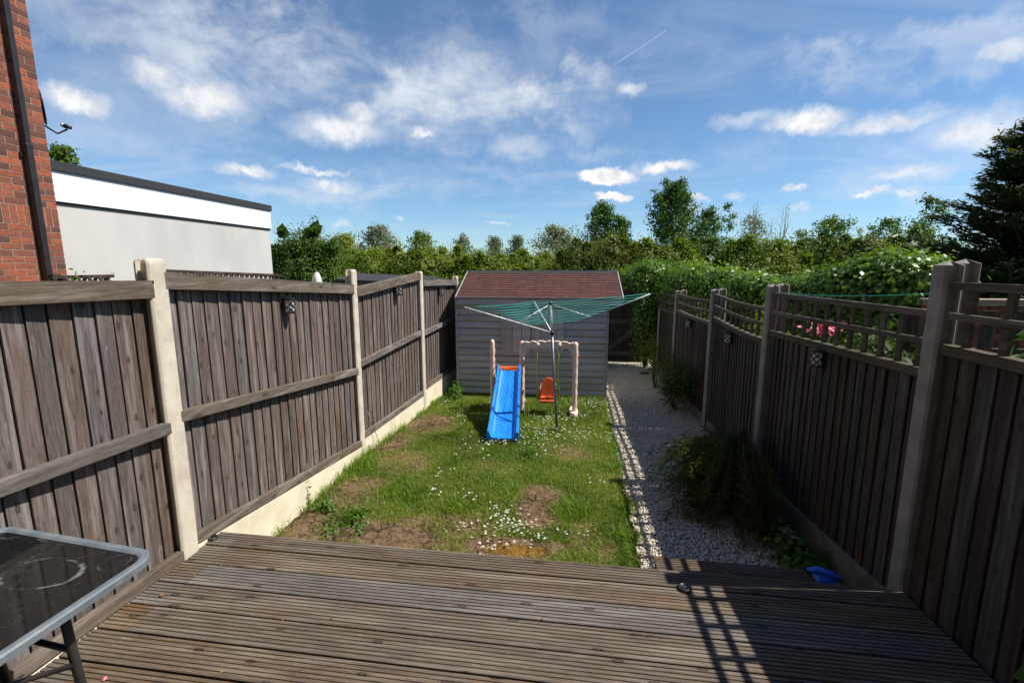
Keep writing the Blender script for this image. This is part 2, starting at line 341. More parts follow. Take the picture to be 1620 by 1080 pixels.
M['grass'] = None
def grass_mat():
    m, t, p, out = newmat('grass blades'); r = rndv(t)
    col = t.ramp(r, [(0., (.085, .15, .010)), (.35, (.155, .265, .017)), (.62, (.25, .36, .028)), (.76, (.37, .38, .07)), (.84, (.36, .31, .12)), (1., (.46, .36, .17))])
    t.put(p.inputs['Base Color'], col); p.inputs['Roughness'].default_value = .5
    tr = t.new('ShaderNodeBsdfTranslucent'); t.put(tr.inputs[0], t.mix(1., col, (1.25, 1.4, .6), 'MULTIPLY'))
    ms = t.new('ShaderNodeMixShader'); ms.inputs[0].default_value = .4
    t.link(p.outputs[0], ms.inputs[1]); t.link(tr.outputs[0], ms.inputs[2]); t.link(ms.outputs[0], out.inputs[0]); return m
M['grass'] = grass_mat()
def soil_mat():
    m, t, p, _ = newmat('soil and thatch'); o = objc(t)
    n1 = t.noise(o, 3.2, 6, .6); n2 = t.noise(o, 38, 6, .7); n3 = t.noise(o, 170, 4, .7)
    col = t.mix(t.smooth(n2, .35, .65), (.11, .06, .037), (.36, .22, .14)); col = t.mix(t.math('MULTIPLY', t.smooth(n3, .45, .6), .6), col, (.42, .31, .19))
    col = t.mix(t.math('MULTIPLY', t.smooth(n1, .5, .62), .5), col, (.09, .1, .03))
    vo = t.new('ShaderNodeTexVoronoi', feature='DISTANCE_TO_EDGE'); t.put(vo.inputs['Vector'], t.vmath('ADD', o, t.vmath('SCALE', t.comb(n2, n1, n2), scale=.12))); vo.inputs['Scale'].default_value = 11.
    crack = t.math('MULTIPLY', t.smooth(vo.outputs['Distance'], .07, .0), t.smooth(n1, .4, .55)); col = t.mix(crack, col, (.035, .02, .013)); col = t.mix(t.smooth(t.noise(o, 12, 5, .7), .35, .6, .6, 0), col, (.12, .065, .04))
    geo = t.new('ShaderNodeNewGeometry').outputs['Position']
    mo = onz(815, 870, -.4); v = t.vmath('DIVIDE', t.vmath('SUBTRACT', geo, tuple(mo)), (.30, .085, 10))
    k = t.smooth(t.math('ADD', t.vmath('LENGTH', v), t.math('MULTIPLY', t.math('SUBTRACT', n2, .5), .9)), 1.05, .8)
    mo2 = onz(600, 868, -.4); v2 = t.vmath('DIVIDE', t.vmath('SUBTRACT', geo, tuple(mo2)), (.35, .06, 10))
    k2 = t.smooth(t.math('ADD', t.vmath('LENGTH', v2), t.math('MULTIPLY', t.math('SUBTRACT', n2, .5), 1.2)), 1.0, .7, 0, .6)
    moss = t.mix(t.smooth(n2, .3, .6), (.13, .07, .02), (.38, .2, .04)); col = t.mix(t.math('MAXIMUM', k, k2), col, moss)
    t.put(p.inputs['Base Color'], col); p.inputs['Roughness'].default_value = .95; p.inputs['Specular IOR Level'].default_value = .1
    bump(t, p, t.math('SUBTRACT', t.math('ADD', n2, t.math('MULTIPLY', n3, .5)), crack), 1., .03); return m
M['soil'] = soil_mat()
M['gravelbase'] = simple('gravel bed', (.56, .49, .4), (.34, .3, .25), .95, 70, bmp=1., bdist=.02, spec=.1)
M['ground'] = simple('rough grass ground', (.07, .10, .025), (.13, .14, .05), .95, 1.2, spec=.1)
def glass_top():
    m, t, p, _ = newmat('dusty black glass'); o = objc(t)
    n = t.noise(o, 26, 8, .75); dust = t.smooth(n, .5, .95, .0, .12); sp = t.smooth(t.noise(o, 150, 3, .7), .66, .72, 0, .5)
    wv = t.vmath('ADD', o, t.vmath('SCALE', t.vmath('SUBTRACT', t.new('ShaderNodeTexNoise').outputs['Color'], (.5, .5, .5)), scale=.0))
    def ring(cx, cy, rx, ry, wd, op):
        v = t.vmath('DIVIDE', t.vmath('SUBTRACT', t.vmath('MULTIPLY', o, (1, 1, 0)), (cx, cy, 0)), (rx, ry, 1))
        L = t.math('ADD', t.vmath('LENGTH', v), t.math('MULTIPLY', t.math('SUBTRACT', t.noise(o, 7, 5, .65), .5), .7))
        return t.math('MULTIPLY', t.smooth(t.math('ABSOLUTE', t.math('SUBTRACT', L, 1.)), wd, 0, 0, op), t.smooth(t.noise(o, 11, 5, .7), .42, .62, .04, 1.))
    d = t.math('MAXIMUM', dust, sp)
    for a in ((-.70, -.30, .045, .045, .16, .5), (-.33, -.17, .14, .09, .09, .45), (-.66, -.07, .17, .1, .08, .3), (-.12, -.08, .05, .05, .1, .2)): d = t.math('MAXIMUM', d, ring(*a))
    col = t.mix(d, (.01, .01, .01), (.4, .36, .31)); t.put(p.inputs['Base Color'], col)
    t.put(p.inputs['Roughness'], t.math('ADD', .07, t.math('MULTIPLY', d, .8))); return m
def shingle_mat():
    m, t, p, _ = newmat('red felt shingles'); r = rndv(t); o = objc(t)
    n = t.noise(o, 90, 4, .7); n2 = t.noise(o, 2.5, 5, .6); wn = t.new('ShaderNodeTexWhiteNoise', noise_dimensions='1D'); t.put(wn.inputs['W'], r)
    col = t.mix(wn.outputs['Value'], (.055, .026, .021), (.10, .042, .034)); col = t.mix(t.smooth(n, .4, .7), col, (.14, .065, .052)); col = t.mix(t.math('MULTIPLY', t.smooth(n2, .45, .7), .4), col, (.05, .035, .03))
    t.put(p.inputs['Base Color'], col); p.inputs['Roughness'].default_value = .92; p.inputs['Specular IOR Level'].default_value = .2; bump(t, p, n, .5, .003); return m
M['shingle'] = shingle_mat(); M['glass_top'] = glass_top()

# ------------------------------------------------------------------ the ground
LZ = -.40
g = MB(); s_ = 1500.; g.add([(-s_, -s_, LZ - .03), (s_, -s_, LZ - .03), (s_, s_, LZ - .03), (-s_, s_, LZ - .03)], [(0, 1, 2, 3)])
tag(g.build('ground', M['ground']), kind='structure')
def sheet(name, x0, x1, y0, y1, z, mat, nx, ny, amp, inside=None, rough=None):
    xs = np.linspace(x0, x1, nx); ys = np.linspace(y0, y1, ny); X, Y = np.meshgrid(xs, ys)
    Z = z + amp * hn(X, Y)
    if rough is not None: Z = Z + rough(X, Y) * RNG.random(X.shape)
    V = np.stack([X, Y, Z], -1).reshape(-1, 3); i = np.arange((nx - 1) * (ny - 1)); r_ = i // (nx - 1); c_ = i % (nx - 1); a = r_ * nx + c_
    Fc = np.stack([a, a + 1, a + nx + 1, a + nx], 1)
    if inside is not None: Fc = Fc[inside(V[Fc].mean(1))]
    return mesh_obj(name, V, Fc, mat, smooth=np.ones(len(Fc), bool))
_ph = RNG.uniform(0, 6.28, (14, 3)); _fr = RNG.uniform(1.2, 14, (14,)); _dr = RNG.uniform(0, 6.28, (14,))
def hn(X, Y):
    z = 0
    for k in range(14): z = z + np.sin((X * math.cos(_dr[k]) + Y * math.sin(_dr[k])) * _fr[k] + _ph[k, 0]) / (1 + _fr[k] * .35)
    return z / 3
def P2(x, y): return onz(x, y, LZ)[:2]
BARE = [(470, 835, .42, .48, .95), (600, 850, .60, .28, .92), (565, 780, .38, .4, .75), (820, 868, .42, .15, .99), (855, 800, .24, .40, .93), (680, 672, .4, .38, .8), (640, 730, .35, .4, .45), (700, 830, .4, .2, .6),
        (930, 850, .16, .3, .4), (905, 715, .35, .3, .45), (620, 700, .3, .35, .7), (780, 740, .3, .2, .2), (960, 870, .12, .2, .5)]
BP = [(*P2(x, y), a, b, o) for x, y, a, b, o in BARE]
def bare(X, Y):
    nn = hn(X * 3.1 + 5, Y * 3.3) * .28; s = np.zeros_like(X)
    for cx, cy, a, b, o in BP:
        d = np.sqrt(((X - cx) / a) ** 2 + ((Y - cy) / b) ** 2) + nn; s = np.maximum(s, o * np.clip((1.25 - d) / .5, 0, 1))
    return s
EDGE = [(1010, 905), (1003, 860), (993, 800), (985, 760), (972, 700), (962, 655), (957, 634)]   # right edge of the lawn
EP = np.array([onz(x, y, LZ)[:2] for x, y in EDGE]); EP = EP[np.argsort(EP[:, 1])]
def edge_x(Y): return np.interp(Y, EP[:, 1], EP[:, 0])
lawn = sheet('lawn', -2.55, .78, 2.6, 8.6, LZ, M['soil'], 300, 520, .016, lambda c: c[:, 0] < edge_x(c[:, 1]) + .02 * np.sin(c[:, 1] * 31) + .01, lambda X, Y: .022 * bare(X, Y) * np.clip(hn(X * 6, Y * 6) + .5, .1, 1))
tag(lawn, kind='structure')
gb = sheet('gravel_path', .3, 2.05, 1.2, 11.35, LZ - .018, M['gravelbase'], 60, 200, .006); tag(gb, kind='structure')

# ------------------------------------------------------------------ gravel stones (uncountable)
def ico():
    t = (1 + 5 ** .5) / 2
    v = np.array([(-1, t, 0), (1, t, 0), (-1, -t, 0), (1, -t, 0), (0, -1, t), (0, 1, t), (0, -1, -t), (0, 1, -t), (t, 0, -1), (t, 0, 1), (-t, 0, -1), (-t, 0, 1)]) / math.sqrt(1 + t * t)
    f = np.array([(0, 11, 5), (0, 5, 1), (0, 1, 7), (0, 7, 10), (0, 10, 11), (1, 5, 9), (5, 11, 4), (11, 10, 2), (10, 7, 6), (7, 1, 8), (3, 9, 4), (3, 4, 2), (3, 2, 6), (3, 6, 8), (3, 8, 9), (4, 9, 5), (2, 4, 11), (6, 2, 10), (8, 6, 7), (9, 8, 1)])
    return v, f
def randrot(n):
    q = RNG.normal(size=(n, 4)); q /= np.linalg.norm(q, axis=1)[:, None]; a, b, c, d = q.T
    return np.stack([1 - 2 * (c * c + d * d), 2 * (b * c - a * d), 2 * (b * d + a * c), 2 * (b * c + a * d), 1 - 2 * (b * b + d * d), 2 * (c * d - a * b), 2 * (b * d - a * c), 2 * (c * d + a * b), 1 - 2 * (b * b + c * c)], 1).reshape(n, 3, 3)
def stones(name, P, size):
    n = len(P); v, f = ico(); S = size[:, None] * RNG.uniform(.55, 1.25, (n, 3)); J = 1 + RNG.uniform(-.18, .18, (n, 12, 1))
    V = np.einsum('nij,nkj->nki', randrot(n), v[None] * J * S[:, None, :]); V[:, :, 2] *= .75; V = V + P[:, None, :]
    Fc = (f[None] + (np.arange(n) * 12)[:, None, None]).reshape(-1, 3)
    return mesh_obj(name, V.reshape(-1, 3), Fc, M['pebble'], rnd=np.repeat(RNG.random(n), 20))
N = 48000; px = RNG.uniform(.35, 2.05, N); py = 2.9 + (RNG.random(N) ** 1.25) * 8.2
k = (px > edge_x(py) - .02 + .03 * RNG.random(N)) & ~((py > 7.95) & (px < .74)); px, py = px[k], py[k]
st = stones('gravel_stones', np.stack([px, py, LZ - .006 + RNG.uniform(-.004, .008, len(px))], 1), RNG.uniform(.007, .0135, len(px)))
tag(st, 'pale angular gravel stones covering the path beside the lawn', 'gravel', kind='stuff')

# ------------------------------------------------------------------ grass (uncountable)
def blades(name, X, Y, Z, hgt, wid, lean, rnd, mat):
    n = len(X); a = RNG.uniform(0, 2 * PI, n); wdx, wdy = np.cos(a) * wid / 2, np.sin(a) * wid / 2
    b = RNG.uniform(0, 2 * PI, n); lx, ly = np.cos(b) * lean * hgt, np.sin(b) * lean * hgt
    base = np.stack([X, Y, Z], 1); V = np.zeros((n, 5, 3))
    V[:, 0] = base - np.stack([wdx, wdy, 0 * X], 1); V[:, 1] = base + np.stack([wdx, wdy, 0 * X], 1)
    mid = base + np.stack([lx * .35, ly * .35, hgt * .6], 1)
    V[:, 2] = mid + np.stack([wdx, wdy, 0 * X], 1) * .8; V[:, 3] = mid - np.stack([wdx, wdy, 0 * X], 1) * .8
    V[:, 4] = base + np.stack([lx, ly, hgt * np.sqrt(np.clip(1 - (lean * .7) ** 2, .15, 1))], 1)
    i = np.arange(n)[:, None] * 5
    Fc = np.concatenate([i + np.array([[0, 1, 2]]), i + np.array([[0, 2, 3]]), i + np.array([[3, 2, 4]])], 1).reshape(-1, 3)
    return mesh_obj(name, V.reshape(-1, 3), Fc, mat, rnd=np.repeat(rnd, 3))
N = 300000; X = RNG.uniform(-2.5, .72, N); Y = 2.72 + RNG.random(N) ** 1.35 * 5.6
br = bare(X, Y); patch = np.clip(.5 + .9 * hn(X * 1.3 + 2, Y * 1.3 + 9), 0, 1)
fx = np.interp(Y, [2.5, 5.12, 6.95, 9.0], [-2.5, -2.47, -2.25, -2.15])
keep = (X < edge_x(Y) + .03 * np.sin(Y * 23) - .005) & (X > fx + .03) & (RNG.random(N) > br * 1.02) & ~((Y > 8.1) & (X > -1.95)) & (RNG.random(N) < .72 + .28 * patch)
X, Y, br, patch = X[keep], Y[keep], br[keep], patch[keep]; n = len(X)
tuft = np.clip(hn(X * 4.3, Y * 4.1 + 4) * 1.6, 0, 1)
hgt = RNG.uniform(.018, .05, n) * (1 + .9 * tuft * patch) * (1 - .45 * br); 
rnd = np.clip(RNG.normal(.34, .17, n) + .5 * br + (.5 - patch) * .5, 0, 1); rnd = np.where(RNG.random(n) < .07, RNG.uniform(.7, 1, n), rnd)
dz = LZ + .014 * hn(X, Y) - .002
tag(blades('grass', X, Y, dz, hgt, RNG.uniform(.003, .0065, n), RNG.uniform(.2, 1.1, n), rnd, M['grass']), 'patchy green lawn grass with dry straw coloured blades between the fences', 'grass', kind='stuff')
# long tufts along the fence, the lawn edge and in the dense clumps
TX, TY, TH = [], [], []
for cx, cy, r, nn, hh in [(*P2(905, 810), .16, 900, .11), (*P2(590, 700), .12, 350, .15), (*P2(575, 735), .12, 300, .14), (*P2(640, 780), .16, 500, .09), (*P2(720, 800), .2, 500, .09), (*P2(840, 690), .25, 500, .07), (*P2(985, 800), .1, 350, .08), (*P2(970, 740), .1, 300, .08), (*P2(990, 850), .1, 400, .09), (*P2(800, 775), .2, 500, .08), (*P2(905, 640), .5, 900, .09), (*P2(840, 655), .4, 600, .08), (*P2(560, 745), .2, 260, .15), (*P2(680, 640), .14, 200, .1), (*P2(740, 640), .2, 350, .09), (*P2(620, 780), .2, 400, .09)]:
    TX.append(RNG.normal(cx, r * .6, nn)); TY.append(RNG.normal(cy, r * .6, nn)); TH.append(RNG.uniform(.45, 1.1, nn) * hh)
for _ in range(60):
    yy = RNG.uniform(3.4, 8.3); xx = np.interp(yy, [2.5, 5.12, 6.95, 9.0], [-2.5, -2.47, -2.25, -2.15]) + .07; nn = 18
    TX.append(RNG.normal(xx, .03, nn)); TY.append(RNG.normal(yy, .05, nn)); TH.append(RNG.uniform(.04, .16, nn))
for _ in range(90):
    yy = RNG.uniform(2.9, 7.6); xx = edge_x(yy) - .03; nn = 22
    TX.append(RNG.normal(xx, .03, nn)); TY.append(RNG.normal(yy, .04, nn)); TH.append(RNG.uniform(.03, .09, nn))
TX, TY, TH = map(np.concatenate, (TX, TY, TH)); kk = (TX > np.interp(TY, [2.5, 5.12, 6.95, 9.0], [-2.5, -2.47, -2.25, -2.15]) + .03) & ~((TY > 8.05) & (TX > -2)); TX, TY, TH = TX[kk], TY[kk], TH[kk]
tag(blades('long_grass', TX, TY, np.full(len(TX), LZ), TH, np.full(len(TX), .006), RNG.uniform(.3, 1., len(TX)), np.clip(RNG.normal(.38, .2, len(TX)), 0, 1), M['grass']), 'longer grass tufts along the lawn edges and fence foot', 'grass', kind='stuff')
# dry thatch lying on the bare patches
N = 9000; X = RNG.uniform(-2.5, .7, N); Y = 2.75 + RNG.random(N) ** 1.2 * 4.6; kk = (RNG.random(N) < bare(X, Y) * 1.1 + .06) & (X < edge_x(Y)) & (X > -2.45 + (Y > 5) * .2); X, Y = X[kk], Y[kk]; n = len(X)
tag(blades('dry_thatch', X, Y, LZ + .014 * hn(X, Y) + .001, RNG.uniform(.012, .035, n), np.full(n, .003), RNG.uniform(1.2, 2.2, n), np.clip(RNG.normal(.86, .1, n), 0, 1), M['grass']), 'dry straw thatch lying on the bare soil patches', 'dry grass', kind='stuff')

# ------------------------------------------------------------------ daisies
def daisy_mesh():
    b = MB(); n = 11; V = [(0, 0, .003)]; 
    for i in range(n):
        a0 = 2 * PI * (i - .32) / n; a1 = 2 * PI * (i + .32) / n; am = 2 * PI * i / n
        b.add([(0, 0, .001), (.011 * math.cos(a0), .011 * math.sin(a0), .003), (.0135 * math.cos(am), .0135 * math.sin(am), .0045), (.011 * math.cos(a1), .011 * math.sin(a1), .003)], [(0, 1, 2, 3)])
    c = [(.0042 * math.cos(2 * PI * i / 8), .0042 * math.sin(2 * PI * i / 8), .004) for i in range(8)] + [(0, 0, .0062)]
    b.add(c, [(i, (i + 1) % 8, 8) for i in range(8)], mi=1)
    b.add([(-.001, 0, 0), (.001, 0, 0), (.001, 0, -.045), (-.001, 0, -.045)], [(0, 1, 2, 3)], mi=2); b.add([(0, -.001, 0), (0, .001, 0), (0, .001, -.045), (0, -.001, -.045)], [(0, 1, 2, 3)], mi=2)
    return b
DCL = [(800, 830, .17, .17, 46), (775, 870, .13, .1, 24), (830, 840, .2, .14, 34), (845, 862, .12, .08, 14), (740, 840, .15, .1, 14), (690, 780, .1, .1, 12), (740, 790, .16, .12, 10), (700, 750, .12, .12, 10), (870, 855, .1, .1, 5), (915, 850, .1, .06, 6), (790, 815, .1, .1, 12)]
DFAR = [(860, 685, .5, .3, 110), (780, 700, .35, .2, 60), (880, 665, .5, .25, 90), (930, 640, .4, .25, 80), (730, 665, .35, .2, 24), (850, 705, .35, .25, 50), (925, 695, .25, .25, 16), (960, 690, .15, .3, 16), (720, 625, .2, .3, 12), (700, 640, .15, .2, 10), (940, 760, .15, .1, 8), (745, 720, .3, .2, 14)]
pts = []
for cx, cy, a, b, n in DCL + DFAR:
    c = P2(cx, cy)
    for _ in range(n):
        x, y = RNG.normal(c[0], a * .55), RNG.normal(c[1], b * .75)
        if x < edge_x(y) - .03 and 2.86 < y < 7.85 and x > -2.2: pts.append((x, y))
pts.sort(key=lambda p: p[1]); D0 = None
DLAB = 'small white daisy with a yellow centre growing in the lawn grass'
for i, (x, y) in enumerate(pts[:300]):
    if D0 is None:
        D0 = daisy_mesh().build('daisy', [M['petal'], M['yolk'], M['stem']]); o = D0; tag(o, DLAB, 'daisy', 'white daisies scattered over the lawn')
    else: o = D0.copy(); scene.collection.objects.link(o)
    s = RNG.uniform(.6, .95); o.scale = (s, s, s); o.location = (x, y, LZ + RNG.uniform(.035, .06)); o.rotation_euler = (RNG.uniform(-.5, .3), RNG.uniform(-.1, .6), RNG.uniform(0, 6))
far = MB(); dm = daisy_mesh(); dv = np.vstack(dm.v)
for x, y in pts[300:]:
    s = RNG.uniform(.6, .95); ry = Matrix.Rotation(RNG.uniform(0, .6), 3, 'Y') @ Matrix.Rotation(RNG.uniform(0, 6), 3, 'Z')
    V = (dv * s) @ np.array(ry).T + (x, y, LZ + RNG.uniform(.035, .06)); b0 = far.n; far.v.append(V); far.n += len(V)
    far.f += [[i + b0 for i in f] for f in dm.f]; far.m += dm.m; far.r += dm.r; far.sm += dm.sm
tag(far.build('daisies', [M['petal'], M['yolk'], M['stem']]), 'many tiny white daisies around the foot of the playset', 'daisies', kind='stuff')

# ------------------------------------------------------------------ foliage builders
def quads(P, Nrm, ln, wd, rnd, mat, name, parent=None, droop=None, origin=None):
    n = len(P); Nrm = Nrm / np.maximum(np.linalg.norm(Nrm, axis=1)[:, None], 1e-6)
    t = droop if droop is not None else RNG.normal(size=(n, 3)); t = t - Nrm * (t * Nrm).sum(1)[:, None]; t /= np.maximum(np.linalg.norm(t, axis=1)[:, None], 1e-6)
    b = np.cross(Nrm, t); ln = np.broadcast_to(ln, (n,))[:, None]; wd = np.broadcast_to(wd, (n,))[:, None]
    V = np.zeros((n, 4, 3)); V[:, 0] = P - t * ln / 2; V[:, 1] = P + b * wd / 2 - t * ln * .08 + Nrm * wd * .12; V[:, 2] = P + t * ln / 2; V[:, 3] = P - b * wd / 2 - t * ln * .08 + Nrm * wd * .12
    Fc = np.arange(n * 4).reshape(n, 4); return mesh_obj(name, V.reshape(-1, 3), Fc, mat, parent, origin, rnd=rnd)
def crown_points(lobes, nclump, per, cr, shell=.75, lobe_w=None):
    C = []; Nn = []; vol = np.array([l[3] * l[4] * l[5] for l in lobes]) ** .667; vol /= vol.sum()
    idx = RNG.choice(len(lobes), nclump, p=vol); u = RNG.normal(size=(nclump, 3)); u /= np.linalg.norm(u, axis=1)[:, None]
    u[:, 2] = np.where(u[:, 2] < -.35, -u[:, 2], u[:, 2]); rad = shell + (1 - shell) * RNG.random(nclump) ** .5; rad *= RNG.uniform(.82, 1.16, nclump)
    L = np.array(lobes)[idx]; cc = L[:, :3] + u * L[:, 3:] * rad[:, None]
    k = np.repeat(np.arange(nclump), per); off = np.clip(RNG.normal(size=(nclump * per, 3)), -1.5, 1.5) * cr * RNG.uniform(.6, 1.4, nclump)[k][:, None]
    P = cc[k] + off; Nm = u[k] * 1.1 + RNG.normal(size=(len(k), 3)) * .55 + off / cr * .5; cl = RNG.normal(0, .24, nclump)[k]
    return P, Nm, np.clip(.45 + cl + RNG.normal(0, .12, len(k)), 0, 1)
def tree(name, label, cat, base, lobes, nclump, per, cr, leaf, mat, group=None, trunk=.1, limbs=True, asp=.55, bark='bark', shell=.7, core=0):
    base = np.array(base, float); r = thing(name, base, label, cat, group); lo = [(base[0] + a, base[1] + b, base[2] + c, d, e, f) for a, b, c, d, e, f in lobes]
    P, Nm, rn = crown_points(lo, nclump, per, cr, shell)
    quads(P, Nm, leaf * RNG.uniform(.7, 1.3, len(P)), leaf * asp, rn, mat, 'crown', r)
    if core:
        nc_ = int(nclump * core); L = np.array(lo)[RNG.integers(0, len(lo), nc_)]; u = RNG.normal(size=(nc_, 3)); u /= np.linalg.norm(u, axis=1)[:, None]
        PC = L[:, :3] + u * L[:, 3:] * (RNG.random(nc_) ** .45 * .84)[:, None]
        quads(PC, u + RNG.normal(size=(nc_, 3)) * .4, leaf * 5.0, leaf * 3.6, np.clip(RNG.normal(.3, .2, nc_), 0, 1), mat, 'inner_foliage', r)
    t = MB(); top = max(l[2] for l in lo); tx = np.mean([l[0] for l in lo]); ty = np.mean([l[1] for l in lo])
    mid = np.array([(base[0] + tx) / 2, (base[1] + ty) / 2, base[2] + (top - base[2]) * .5])
    t.tube([base, mid + RNG.normal(0, .03, 3), (tx, ty, top)], [trunk, trunk * .7, trunk * .25], 7)
    if limbs:
        for l in lo: 
            q = base + (np.array([tx, ty, top]) - base) * RNG.uniform(.25, .55); e = np.array(l[:3]); m_ = (q + e) / 2 + RNG.normal(0, .05, 3)
            t.tube([q, m_, e + (0, 0, l[5] * .4)], [trunk * .45, trunk * .3, trunk * .08], 5)
    t.build('trunk', M[bark], r); return r
def lobes_for(w_, h, z0, n, r, depth=None):
    out = []
    for i in range(n):
        a = RNG.uniform(-1, 1); zz = z0 + (h - z0) * RNG.random() ** .8 * (1 - .35 * a * a); q = r * RNG.uniform(.7, 1.25)
        out.append((a * (w_ / 2 - q * .5), RNG.uniform(-1, 1) * (depth or w_ * .3), max(zz - q * .6, q * .6), q, q, q * RNG.uniform(.7, 1.)))
    return out
G0 = LZ - .03
def bush_at(pxl, pxr, ytop, dist, mat, label, leaf=.075, dens=1., name='bush', cat='bush', nl=9, group=None, rr=.24):
    a = ony(pxl, ytop, dist); b = ony(pxr, ytop, dist); cx = (a[0] + b[0]) / 2; wd = b[0] - a[0]; h = (a[2] + b[2]) / 2 - G0
    q = max(min(wd * rr, h * .26), h * .14); lb = []
    for i in range(nl):
        f = (i + .5) / nl * 2 - 1; hh = h * (1 - .16 * f * f) * RNG.uniform(.9, 1.0); r_ = q * RNG.uniform(.75, 1.1); lb.append((f * (wd / 2 - r_ * .4), RNG.uniform(-.5, .3) * q, hh - r_, r_, r_, r_)); r2 = q * RNG.uniform(.25, .42); lb.append((f * (wd / 2) + RNG.normal(0, .15), RNG.uniform(-.5, .3) * q, hh * RNG.uniform(.95, 1.05) - r2 * .3, r2 * .7, r2 * .7, r2 * 1.2))
        lb.append((f * wd / 2, RNG.uniform(-1, 0) * q, hh * .52, q, q, hh * .3)); lb.append((f * wd / 2, RNG.uniform(-1, 0) * q, hh * .25, q, q, hh * .28))
    tree(name, label, cat, (cx, dist, G0), lb, int(520 * dens * max(1, wd * h / 7)), 30, leaf * 2.2, leaf, mat, group, trunk=.07, core=1.6)
def tall_at(px, pw, ytop, dist, mat, label, name='tree', leaf=.12, nl=8, nc=220, per=14, cr=.22, group=None, trunk=.06, low=.35, rise=.8, prof=.7):
    """trunk with rising limbs and twigs; the leaves sit in sprays along the twigs"""
    c = ony(px, ytop, dist); h = c[2] - G0; wd = pw / F * dist; base = np.array([c[0], dist, G0]); r = thing(name, base, label, 'tree', group)
    t = MB(); lean = RNG.normal(0, .03, 2) * h; top = base + (lean[0], lean[1], h); kn = [lerp(base, top, f) + np.array((*RNG.normal(0, .02 * h, 2) * f, 0)) for f in (0, .3, .6, .85, 1.)]; kn[-1] = top
    t.tube(kn, [trunk, trunk * .75, trunk * .45, trunk * .2, .006], 6); P = []; Nn = []; R = []; nb = int(nc / 5)
    for i in range(nb):
        f = low + (.97 - low) * (i + RNG.random()) / nb; g_ = (f - low) / (1 - low); k = f * 4; j = [0, .3, .6, .85, 1.]; q = np.array([np.interp(f, j, [p[a] for p in kn]) for a in range(3)])
        a = i * 2.39 + RNG.normal(0, .4); L = wd * .5 * ((1 - g_) ** prof * .95 + .12) * RNG.uniform(.55, 1.2) * (1 if g_ > .12 else .8); d = np.array([math.cos(a), math.sin(a), 0]); up = rise * RNG.uniform(.6, 1.4)
        e = q + d * L + (0, 0, L * up); m_ = q + d * L * .6 + (0, 0, L * up * .42); t.tube([q, m_, e], [trunk * .28 * (1.1 - g_ * .7), trunk * .18, .005], 4)
        hue = np.clip(RNG.normal(.45, .22), 0, 1); ns = 5
        for s_ in range(ns):
            u = RNG.uniform(.35, 1.05); cc = lerp(lerp(q, m_, u), lerp(m_, e, u), u) + RNG.normal(0, .06, 3); sp = cr * RNG.uniform(.45, 1.0) * (1.15 - .4 * g_)
            o = np.clip(RNG.normal(size=(per, 3)), -1.6, 1.6) * sp * (1, 1, .8); P.append(cc + o); Nn.append(o / sp + RNG.normal(size=(per, 3)) * .6 + (0, 0, .5)); R.append(np.clip(hue + RNG.normal(0, .1, per), 0, 1))
    P = np.vstack(P); Nn = np.vstack(Nn); quads(P, Nn, leaf * RNG.uniform(.6, 1.25, len(P)), leaf * .62, np.concatenate(R), mat, 'crown', r); t.build('trunk', M['bark'], r); return r
# ------------------------------------------------------------------ trees and bushes beyond the garden
bush_at(425, 530, 360, 13.5, M['dark_leaf'], 'tall dark green bush at the right end of the white and grey extension', .07, 1.3, rr=.22, nl=12)
L_ = [(520, 600, 392, 18, 'hedge', 'mid green hawthorn bush right of the tall dark one by the extension'), (570, 650, 394, 19, 'hedge_y', 'yellowish green hedge bush above the first left lamp panel'),
      (625, 700, 397, 18, 'hedge', 'green hedge bush behind the raised third fence panel'), (675, 745, 398, 19, 'hedge_y', 'yellow green hedge bush just left of the shed roof'),
      (725, 800, 400, 18, 'hedge', 'green hedge bush above the left half of the shed roof'), (775, 850, 404, 19, 'hedge', 'rounded green hedge bush above the middle of the shed roof'), (825, 900, 402, 20, 'hedge_y', 'olive yellow hedge bush above the right half of the shed roof')]
for a, b, y, d, m_, lab in L_: bush_at(a - 8, b + 8, y, d, M[m_], lab, .08, 1.25, group='hedge bushes behind the shed')
bush_at(880, 1035, 378, 17, M['olive'], 'olive brown rounded bush behind the right end of the shed', .075, 1.25, nl=12, rr=.2)
R_ = [(1000, 1100, 386, 17, 'hedge', 'green bush just right of the olive brown one'), (1075, 1190, 376, 19, 'dark_leaf', 'dark green bush below the tall poplar'), (1160, 1260, 380, 18, 'hedge', 'mid green bush below the first bare branches'),
      (1235, 1345, 372, 19, 'dark_leaf', 'broad dark green bush right of the bare branches'), (1320, 1420, 376, 18, 'olive', 'olive green bush above the bright vine mound'), (1390, 1500, 368, 19, 'dark_leaf', 'dark green bush beside the conifer')]
for a, b, y, d, m_, lab in R_: bush_at(a - 8, b + 8, y, d, M[m_], lab, .085, 1.2, group='dark bushes beyond the right fence')
bush_at(1480, 1640, 395, 16, M['dark_leaf'], 'dark low bush under the conifer at the right edge', .08)
tall_at(597, 72, 362, 36, M['willow'], 'distant grey green round tree left of centre', leaf=.2, nc=260, cr=.4)
tall_at(548, 60, 376, 38, M['hedge_y'], 'distant pale yellow green tree beside the tall dark bush', leaf=.2, nc=240, cr=.4)
tall_at(660, 60, 370, 34, M['hedge'], 'distant thin topped green tree left of the shed', leaf=.18, nc=200, cr=.3)
tall_at(735, 50, 376, 36, M['willow'], 'distant wispy grey tree over the left end of the shed', leaf=.18, nc=130, cr=.3)
tall_at(783, 36, 376, 40, M['willow'], 'pale grey willow, left one of the pair above the shed', leaf=.18, nc=170, cr=.3, group='pale willows above the shed')
tall_at(818, 44, 375, 40, M['willow'], 'pale grey willow, right one of the pair above the shed', leaf=.18, nc=190, cr=.3, group='pale willows above the shed')
